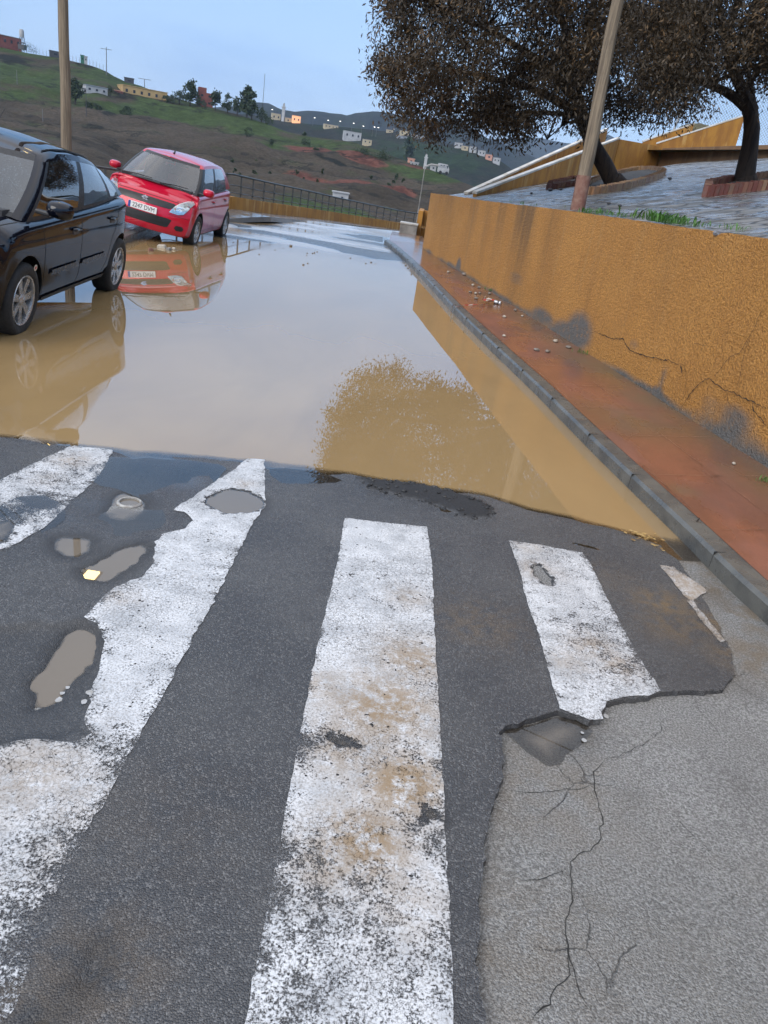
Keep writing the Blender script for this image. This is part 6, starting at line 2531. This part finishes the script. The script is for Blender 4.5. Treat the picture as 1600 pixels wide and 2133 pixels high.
M_MID = mat_hill('far_slope', (.028, .048, .026), (.032, .034, .030), (.06, .04, .03), (.011, .017, .016), .6)
RIDGE2 = [(420, 236), (520, 238), (560, 243), (600, 252), (650, 260), (700, 264), (760, 268), (815, 274), (870, 284), (930, 298), (985, 309), (1035, 330), (1060, 348), (1080, 366), (1120, 392), (1180, 430), (1300, 520)]
mid = Slope('hill', RIDGE2, 90, lambda x: 330.0, lambda x: float(np.interp(x, [500, 800, 1050], [620, 560, 520])), 420, 1300, 10, 26, M_MID, paint_mid, rough=4.0, back=140)


def paint_far(x, y, t):
    return {'grass': np.full(len(x), .32), 'red': np.zeros(len(x)), 'dark': .45 + .2 * np.sin(x * .05)}


M_FAR = mat_hill('distant_hill', (.022, .034, .026), (.030, .032, .034), (.05, .04, .035), (.012, .017, .020), .35)
RIDGE3 = [(380, 226), (480, 222), (530, 214), (558, 214), (584, 227), (612, 233), (640, 231), (673, 234), (712, 237), (724, 241), (742, 236), (780, 232), (812, 235), (850, 246), (900, 250), (940, 244), (962, 249), (985, 268), (1012, 286), (1047, 300), (1120, 330), (1300, 420)]
far = Slope('hill', RIDGE3, 40, 900.0, 1250.0, 380, 1300, 9, 16, M_FAR, paint_far, rough=9.0, back=300)
RIDGE4 = [(700, 262), (860, 262), (960, 284), (1012, 288), (1047, 290), (1085, 286), (1117, 287), (1150, 292), (1175, 298), (1215, 300), (1240, 288), (1256, 276), (1275, 284), (1320, 318), (1400, 350), (1560, 400), (1800, 430)]
far2 = Slope('mountain', RIDGE4, 30, 1900.0, 2500.0, 700, 1800, 12, 14, M_FAR, paint_far, rough=16.0, back=600)
# valley floor and land out to the horizon
vb = MB()
NR, NA = 24, 64
rr_ = np.concatenate([[0], np.geomspace(30, 9000, NR)])
for r0 in rr_:
    for a in np.linspace(0, 2 * PI, NA, endpoint=False):
        x, y = r0 * math.cos(a), 10 + r0 * math.sin(a)
        d_ = math.hypot(x, y - 10)
        z = -1.2 - 11.0 * float(sstep(26, 85, d_)) - 28 * float(sstep(400, 2600, d_))
        vb.v.append((x, y, z))
for i in range(NR):
    for k in range(NA):
        k2 = (k + 1) % NA
        vb.f.append((i * NA + k, (i + 1) * NA + k, (i + 1) * NA + k2, i * NA + k2))
nn_ = len(vb.v)
struct('terrain', vb, M_HILL, smooth=True, attrs={'grass': np.full(nn_, .45), 'red': np.full(nn_, .1), 'dark': np.full(nn_, .15)})
# verge between the railing wall and the valley
vv, ff = [], []
for i in range(n := len(RP)):
    b_ = RP[i]
    o1 = offset_line(RP[:, :2], 1.6)[i] if i == 0 else None
off1, off2, off3 = offset_line(RP[:, :2], .25), offset_line(RP[:, :2], 3.0), offset_line(RP[:, :2], 26.0)
for i in range(len(RP)):
    vv += [(off1[i][0], off1[i][1], RP[i][2] + .05), (off2[i][0], off2[i][1], RP[i][2] - .5), (off3[i][0], off3[i][1], RP[i][2] - 12.5)]
for i in range(len(RP) - 1):
    ff += [(i * 3, i * 3 + 1, i * 3 + 4, i * 3 + 3), (i * 3 + 1, i * 3 + 2, i * 3 + 5, i * 3 + 4)]
struct('embankment', (vv, ff), M_HILL, smooth=True, attrs={'grass': np.full(len(vv), .6), 'red': np.zeros(len(vv)), 'dark': np.full(len(vv), .2)})


# ------------------------------------------------------------------ buildings, posts and trees on the hills
def m_per_px(D):
    return D / CAM_F * 1.0


def house(sl, px, py, wpx, hpx, mat, label, name='house', cat='house', nwin=2, roof=None, rz=.2, group=None, steps=None, dep=.8, door=False, sink=.35, wcol=None, floors=1):
    p = sl.at(px, py)
    D = np.linalg.norm(p - _O)
    k = D / CAM_F
    W_, H_ = wpx * k, hpx * k
    r_ = thing(name, label, cat, (p[0], p[1], p[2]), rz - math.atan2(p[0], p[1]), group)
    mb = MB()
    dp = min(W_, 10) * dep
    mb.box((0, dp / 2, H_ / 2 - sink * H_ / 2), (W_, dp, H_ + sink * H_))
    for (fx, fw, fh) in (steps or []):
        mb.box((fx * W_, dp / 2, H_ + fh * H_ / 2), (fw * W_, dp * .8, fh * H_))
    obj('wall', mb, mat, parent=r_)
    rf = MB()
    rf.box((0, dp / 2, H_ + .10), (W_ + .3, dp + .3, .2))
    if not steps:
        obj('roof', rf, roof or M_GREYR, parent=r_)
    for f in range(floors):
        for i in range(nwin):
            x = (i + .5) / nwin * W_ - W_ / 2
            wm = MB()
            wh = min(H_ / floors * .30, 1.3)
            wm.box((x, -.03, H_ * (f + .55) / floors), (min(W_ / nwin * .30, 1.1), .08, wh))
            obj('window', wm, wcol or M_DARKWIN, parent=r_)
    if door:
        dm_ = MB()
        dm_.box((W_ * .08, -.04, H_ * .32), (W_ * .12, .1, H_ * .62))
        obj('door', dm_, M_DARKWIN, parent=r_)
    return r_


M_GREYD = plain('dull_grey', (.12, .12, .12), .7, sc=2)


def post(sl, px, py, hpx, label, name='utility_pole', cat='pole', arm=0.0, r0=.12, group=None, lamp=False, mat=None, Y=None, armz=.93):
    p = sl.at(px, py) if sl else A(px, py, Y)
    k = np.linalg.norm(p - _O) / CAM_F
    H_ = hpx * k
    r_ = thing(name, label, cat, p, 0, group)
    mb = MB()
    mb.tube([(0, 0, -.6), (0, 0, H_)], [r0, r0 * .7], 6)
    obj('shaft', mb, mat or M_GREYD, parent=r_, smooth=True)
    if arm:
        am = MB()
        am.box((0, 0, H_ * armz), (arm, .12, .14))
        obj('crossarm', am, mat or M_GREYD, parent=r_)
    if lamp:
        am = MB()
        am.tube([(0, 0, H_ - .05), (.35, 0, H_ + .12), (.8, 0, H_ + .12)], .06, 5)
        a_ = obj('bracket', am, M_GREYR, parent=r_)
        hm = MB()
        hm.box((1.0, 0, H_ + .1), (.8, .42, .2) if lamp == 2 else (.5, .2, .1))
        obj('lamp_head', hm, M_STREETLIT if lamp == 2 else M_STEEL, parent=r_)
    return r_


M_STREETLIT = emit_mat('street_light', (1.0, .95, .86), 3.0)
M_WARMLIT = emit_mat('lit_wall', (1.0, .62, .32), .35)


def hill_tree(sl, px, py, wpx, hpx, label, name='hill_tree', cat='tree', seed=1, trunk=True, mat=None, group=None, dens=1.0, sink=.0):
    p = sl.at(px, py)
    k = np.linalg.norm(p - _O) / CAM_F
    W_, H_ = wpx * k, hpx * k
    r_ = thing(name, label, cat, p, 0, group)
    g = np.random.default_rng(seed + int(px))
    z0 = .28 * H_ if trunk else .10 * H_
    nc = int(16 * dens)
    c = []
    for i in range(nc):
        th = g.random() * 2 * PI
        u = g.random() ** .5
        z = g.random()
        rad = W_ * .5 * math.sin(PI * min(.97, .14 + .84 * z)) ** .7 * (.65 + .5 * g.random())
        c.append((rad * u * math.cos(th), rad * u * math.sin(th) * .8, z0 + z * (H_ - z0) * .93))
    lf = max(.22, .085 * H_)
    V, Fq, T = leaf_cloud(np.array(c), 34, W_ * .20, lf, .1, .42, seed + int(py), .1)
    quad_mesh('crown', V, Fq, mat or M_LEAFG, r_, T)
    if trunk:
        mb = MB()
        mb.tube([(0, 0, -.5), (0, 0, z0), (W_ * .04, 0, H_ * .7)], [.05 * W_, .035 * W_, .012 * W_], 6)
        obj('trunk', mb, M_BARK, parent=r_)
    return r_


# hilltop on the left
house(near, 18, 98, 40, 15, M_REDR, 'long red brick building on the hilltop at the far left', 'hilltop_building', 'building', 4, M_GREYR, .25, dep=1.0)
wt = near.at(47, 104)
k = np.linalg.norm(wt - _O) / CAM_F
tw_ = thing('water_tower', 'dark water tower with a white tank beside the red hilltop building', 'tower', wt)
mb = MB()
for sx in (-1, 1):
    for sy in (-1, 1):
        mb.tube([(sx * 5 * k, sy * 5 * k, -1), (sx * 2.2 * k, sy * 2.2 * k, 18 * k)], .5 * k, 5)
mb.box((0, 0, 10 * k), (7.5 * k, 7.5 * k, 1.2 * k))
mb.box((0, 0, 4 * k), (10 * k, 9 * k, 7 * k))
obj('frame', mb, M_ROOFD, parent=tw_)
mb = MB()
mb.lathe([(.001, 18 * k), (3.4 * k, 18 * k), (3.6 * k, 20 * k), (3.6 * k, 27 * k), (2.6 * k, 29 * k), (.001, 29.4 * k)], 14)
obj('tank', mb, M_HWHITE, parent=tw_, smooth=True, sharp=40)
hill_tree(near, 62, 109, 26, 11, 'flat dark shrub clump right of the hilltop water tower', 'shrub', 'shrub', 3, False)
house(near, 116, 119, 17, 8, M_ROOFD, 'small dark shed on the hilltop just left of the tall wooden pole', 'shed', 'shed', 1, M_ROOFD, .1)
house(near, 172, 130, 6, 10, M_GREENM, 'narrow green kiosk on the hilltop right of the tall wooden pole', 'kiosk', 'kiosk', 1, M_GREENM, 0)
house(near, 179, 131, 5, 9, M_HWHITE, 'narrow white kiosk beside the green one on the hilltop', 'kiosk', 'kiosk', 1, M_HWHITE, 0)
house(near, 269, 174, 16, 8, M_ROOFD, 'low dark hut at the foot of the rocky hilltop edge', 'hut', 'hut', 1, M_ROOFD, 0)
FL = 'thin fence post in the line along the left hilltop'
for x in (76, 83, 90, 97, 104, 152, 159, 166, 187, 194, 201, 208, 215):
    post(near, x, near.yr(x) + 1.5, 9, FL, 'fence_post', 'post', 0, .06, 'fence posts along the hilltop')
post(near, 222, 156, 41, 'tall utility pole with a crossarm on the hill crest', arm=4.0, r0=.16)
post(near, 301, 182, 13, 'short T shaped pole on the ridge above the yellow house', arm=4.6, r0=.14, armz=.97)
post(near, 37, 194, 34, 'thin grey pole on the left green slope', r0=.10)
post(near, 180, 243, 42, 'thin dark pole standing in the small bright green field', r0=.10, mat=M_ROOFD)
post(near, 90, 268, 30, 'faint pole on the brown slope above the black car', r0=.08)
# row of houses on the spur
house(near, 202, 196, 36, 11, M_HWHITE, 'long low white shed left of the yellow house', 'shed', 'shed', 3, M_STEEL, .25)
house(near, 178, 193, 12, 6, M_GREYR, 'small grey lean-to at the left end of the white shed', 'shed', 'shed', 1, M_GREYR, .2)
house(near, 303, 207, 76, 16, M_YELLOW, 'long yellow flat roofed house with a row of dark windows', 'house', 'house', 6, M_YELLOW, .22, dep=.9)
house(near, 248, 202, 14, 9, M_REDR, 'small reddish annex left of the long yellow house', 'shed', 'shed', 1, M_PINK, .2)
house(near, 428, 222, 26, 22, M_REDR, 'dark red two storey house among trees on the ridge', 'house', 'house', 2, M_REDR, .15, steps=[(-.2, .5, .35)], floors=2)
house(near, 709, 421, 29, 16, M_HWHITE, 'small white block hut with a dark doorway below the red cutting', 'hut', 'hut', 0, M_HWHITE, .1, door=True)
TR = [(157, 214, 26, 36, 'tall dark tree right of the wooden pole on the slope', 1.4), (229, 196, 14, 12, 'round dark bush between the white shed and the yellow house', 1), (347, 215, 14, 12, 'left one of two clipped round bushes right of the yellow house', 1), (359, 215, 16, 13, 'right one of two clipped round bushes beside the yellow house', 1),
      (374, 216, 22, 20, 'broad dark tree between the round bushes and the tall eucalyptus', 1), (396, 220, 26, 38, 'tall loose eucalyptus left of the red house on the ridge', 1.2), (412, 222, 14, 18, 'small tree tucked against the left wall of the red house', .8), (424, 228, 14, 14, 'bush in front of the red house', .7),
      (448, 231, 22, 34, 'tree at the right side of the red house', 1.1), (474, 236, 22, 30, 'dark tree second to the right of the red house', 1), (494, 241, 22, 30, 'dark tree midway between the red house and the mast', 1), (514, 246, 30, 50, 'tallest eucalyptus on the ridge left of the mast', 1.5), (524, 252, 26, 34, 'round dark tree at the foot of the tallest eucalyptus', 1.2), (545, 256, 26, 22, 'low dark tree behind the thin mast', 1), (562, 263, 18, 14, 'last low tree at the right end of the ridge row', .8)]
for x, y, w_, h_, lab, dn in TR:
    hill_tree(near, x, y, w_, h_, lab, seed=5, dens=dn * 1.5, trunk=h_ > 18)
post(near, 546, 240, 66, 'tall thin mast rising from the ridge trees', 'mast', 'mast', 0, .10)
BU = [(257, 240, 13, 12, 'round bush at the right edge of the small bright field'), (270, 246, 18, 16, 'round dark bush below the bright field'), (268, 228, 18, 8, 'flat bush on the field edge under the yellow house'), (182, 222, 6, 10, 'leftmost small tree in the bright green field'), (190, 224, 6, 10, 'second small tree in the bright green field'), (201, 226, 5, 9, 'third small tree in the bright green field'), (209, 228, 5, 9, 'rightmost small tree in the bright green field'),
      (517, 282, 18, 16, 'dark round bush on the open green slope'), (565, 299, 10, 9, 'small dark bush right of the round one on the slope'), (638, 303, 20, 14, 'double bush above the red earth cutting'), (658, 313, 9, 8, 'small bush on the lip of the red earth cutting'), (634, 280, 8, 6, 'tiny bush on the crest above the cutting'), (757, 328, 40, 16, 'spreading green thicket right of the red cutting, left half'), (795, 334, 44, 17, 'spreading green thicket right of the red cutting, right half')]
for x, y, w_, h_, lab in BU:
    hill_tree(near, x, y + 3, w_, h_, lab, 'bush', 'bush', 9, False, dens=1.2 if w_ < 30 else 3)
g_ = random.Random(12)
for i in range(46):
    x = g_.uniform(480, 860)
    y = lerp(345, 405, g_.random() ** .8) + .10 * (x - 600)
    if y > hor(x) + 70:
        continue
    s_ = g_.uniform(4, 8)
    hill_tree(near, x, y, s_ * 1.3, s_, 'small dark shrub dotted over the brown slope below the cutting', 'scrub_bush', 'bush', i, False, group='shrubs dotted on the brown slope', dens=.35)
hill_tree(mid, 846, 342, 20, 46, 'tall dark tree standing above the white tower in the valley', seed=2, dens=1.6)
# village on the farther slopes
mn = near.at(884, 352)


def tower(sl, px, py, wpx, hpx, label, dome=True):
    p = sl.at(px, py)
    k = np.linalg.norm(p - _O) / CAM_F
    r_ = thing('tower', label, 'tower', p)
    mb = MB()
    mb.box((0, 0, hpx * k * .35), (wpx * k, wpx * k, hpx * k * .8))
    obj('shaft', mb, M_HWHITE, parent=r_)
    mb = MB()
    mb.box((0, 0, hpx * k * .77), (wpx * k * 1.35, wpx * k * 1.35, hpx * k * .05))
    mb.box((0, 0, hpx * k * .85), (wpx * k * .7, wpx * k * .7, hpx * k * .13))
    obj('balcony', mb, M_HWHITE, parent=r_)
    mb = MB()
    mb.lathe([(wpx * k * .35, hpx * k * .91), (wpx * k * .3, hpx * k * .95), (.01, hpx * k)], 10)
    obj('cap', mb, M_GREYR, parent=r_)
    return r_


tower(near, 884, 354, 5.5, 28, 'white minaret like tower above the brown slope near the end of the ochre wall')
tower(mid, 589, 255, 5, 32, 'pale tower among lights on the far slope right of the mast')
house(near, 863, 345, 15, 5, M_HWHITE, 'low white house left of the white tower', 'house', 'house', 2, M_HWHITE, .1)
house(near, 856, 341, 12, 8, M_PINK, 'pinkish round topped house behind the low white one', 'house', 'house', 1, M_PINK, .1)
house(near, 902, 356, 10, 9, M_HWHITE, 'small white house right of the white tower', 'house', 'house', 1, M_HWHITE, .2)
vn = near.at(922, 363)
kk = np.linalg.norm(vn - _O) / CAM_F
va = thing('parked_van', 'white van parked on the crest right of the small white house', 'van', vn, .15)
mb = MB()
L_ = 20 * kk
mb.prism([(-L_ / 2, -1, .4), (L_ / 2, -1, .4), (L_ / 2, -1, 1.3), (L_ / 2 - .5, -1, 2.3), (-L_ / 2, -1, 2.4)], (0, 2, 0))
obj('body', mb, M_HWHITE, parent=va)
for i in range(3):
    mb = MB()
    mb.box((-L_ * .3 + i * L_ * .28, -1.02, 1.75), (L_ * .18, .06, .6))
    obj('window', mb, M_DARKWIN, parent=va)
for x in (-L_ * .3, L_ * .3):
    mb = MB()
    mb.lathe([(.001, -.1), (.38, -.1), (.38, .1), (.001, .1)], 12, 'Y', (x, -.95, .38))
    obj('wheel', mb, M_RUBBER, parent=va)
VIL = [(575, 252, 16, 12, M_CREAM, 'cream house left of the pale tower on the far slope', 2), (600, 256, 12, 8, M_CREAM, 'low cream house right of the pale tower', 1), (690, 269, 26, 7, M_CREAM, 'long cream building under the street lamps', 4), (734, 291, 32, 13, M_HWHITE, 'white flat roofed house at the end of the lit road', 3), (765, 301, 16, 8, M_CREAM, 'small cream house below the white flat roofed one', 2),
       (842, 284, 16, 9, M_CREAM, 'cream house under the tree crown on the far slope', 2), (872, 290, 24, 6, M_HWHITE, 'long white house seen through the hanging leaves', 3), (838, 290, 20, 5, M_STEEL, 'low grey roofed building below the cream house', 2), (955, 309, 14, 9, M_HWHITE, 'white house at the upper left of the hillside village', 2), (968, 313, 12, 7, M_CREAM, 'cream house second from the left in the hillside village', 1),
       (985, 317, 13, 9, M_HWHITE, 'white house in the middle of the hillside village', 2), (1003, 325, 13, 9, M_HWHITE, 'white house right of the middle of the hillside village', 2), (1018, 333, 12, 9, M_PINK, 'pinkish house in the hillside village', 1), (1034, 340, 13, 9, M_HWHITE, 'white house at the lower right end of the hillside village', 2), (812, 277, 12, 5, M_CREAM, 'small cream house near the last street lamps', 1)]
for x, y, w_, h_, m_, lab, nw in VIL:
    house(mid, x, y, w_, h_, m_, lab, 'house', 'house', nw, M_GREYR, .15, dep=.7)
house(mid, 617, 258, 15, 13, emit_mat('glowing_render', (.9, .42, .2), .35), 'house with orange lamplight put into its glowing walls right of the pale tower', 'house', 'house', 2, M_PINK, .1)  # wall render emits by itself, in place of orange lamplight falling on it
for i, (x, y) in enumerate([(563, 246), (651, 263), (679, 268), (704, 270), (732, 274), (752, 280), (775, 282), (783, 283), (814, 286)]):
    post(mid, x, y, 14, 'lit street lamp on a thin post along the far hillside road', 'street_lamp', 'street lamp', 0, .10, 'lit street lamps along the far road', lamp=2)
# lamp behind the end wall
sp = A(866, 470, 47)
post(None, 866, 474, 110, 'tall thin street lamp standing beyond the ochre wall end', 'street_lamp', 'street lamp', 0, .04, None, lamp=1, mat=M_CONC, Y=47.0)

# ------------------------------------------------------------------ evening air over the valley
hz = MB()
hz.box((0, 1300, 145), (5200, 5200, 390))
mh, th = new_mat('haze_air')
_v = th.n('ShaderNodeVolumePrincipled', _o='')
_v.inputs['Color'].default_value = (.60, .76, .98, 1)
_v.inputs['Density'].default_value = .00014
_v.inputs['Anisotropy'].default_value = .0
th.n('ShaderNodeOutputMaterial', Volume=_v.outputs[0])
struct('haze', hz, mh, kind='stuff')
"""end of part 5"""
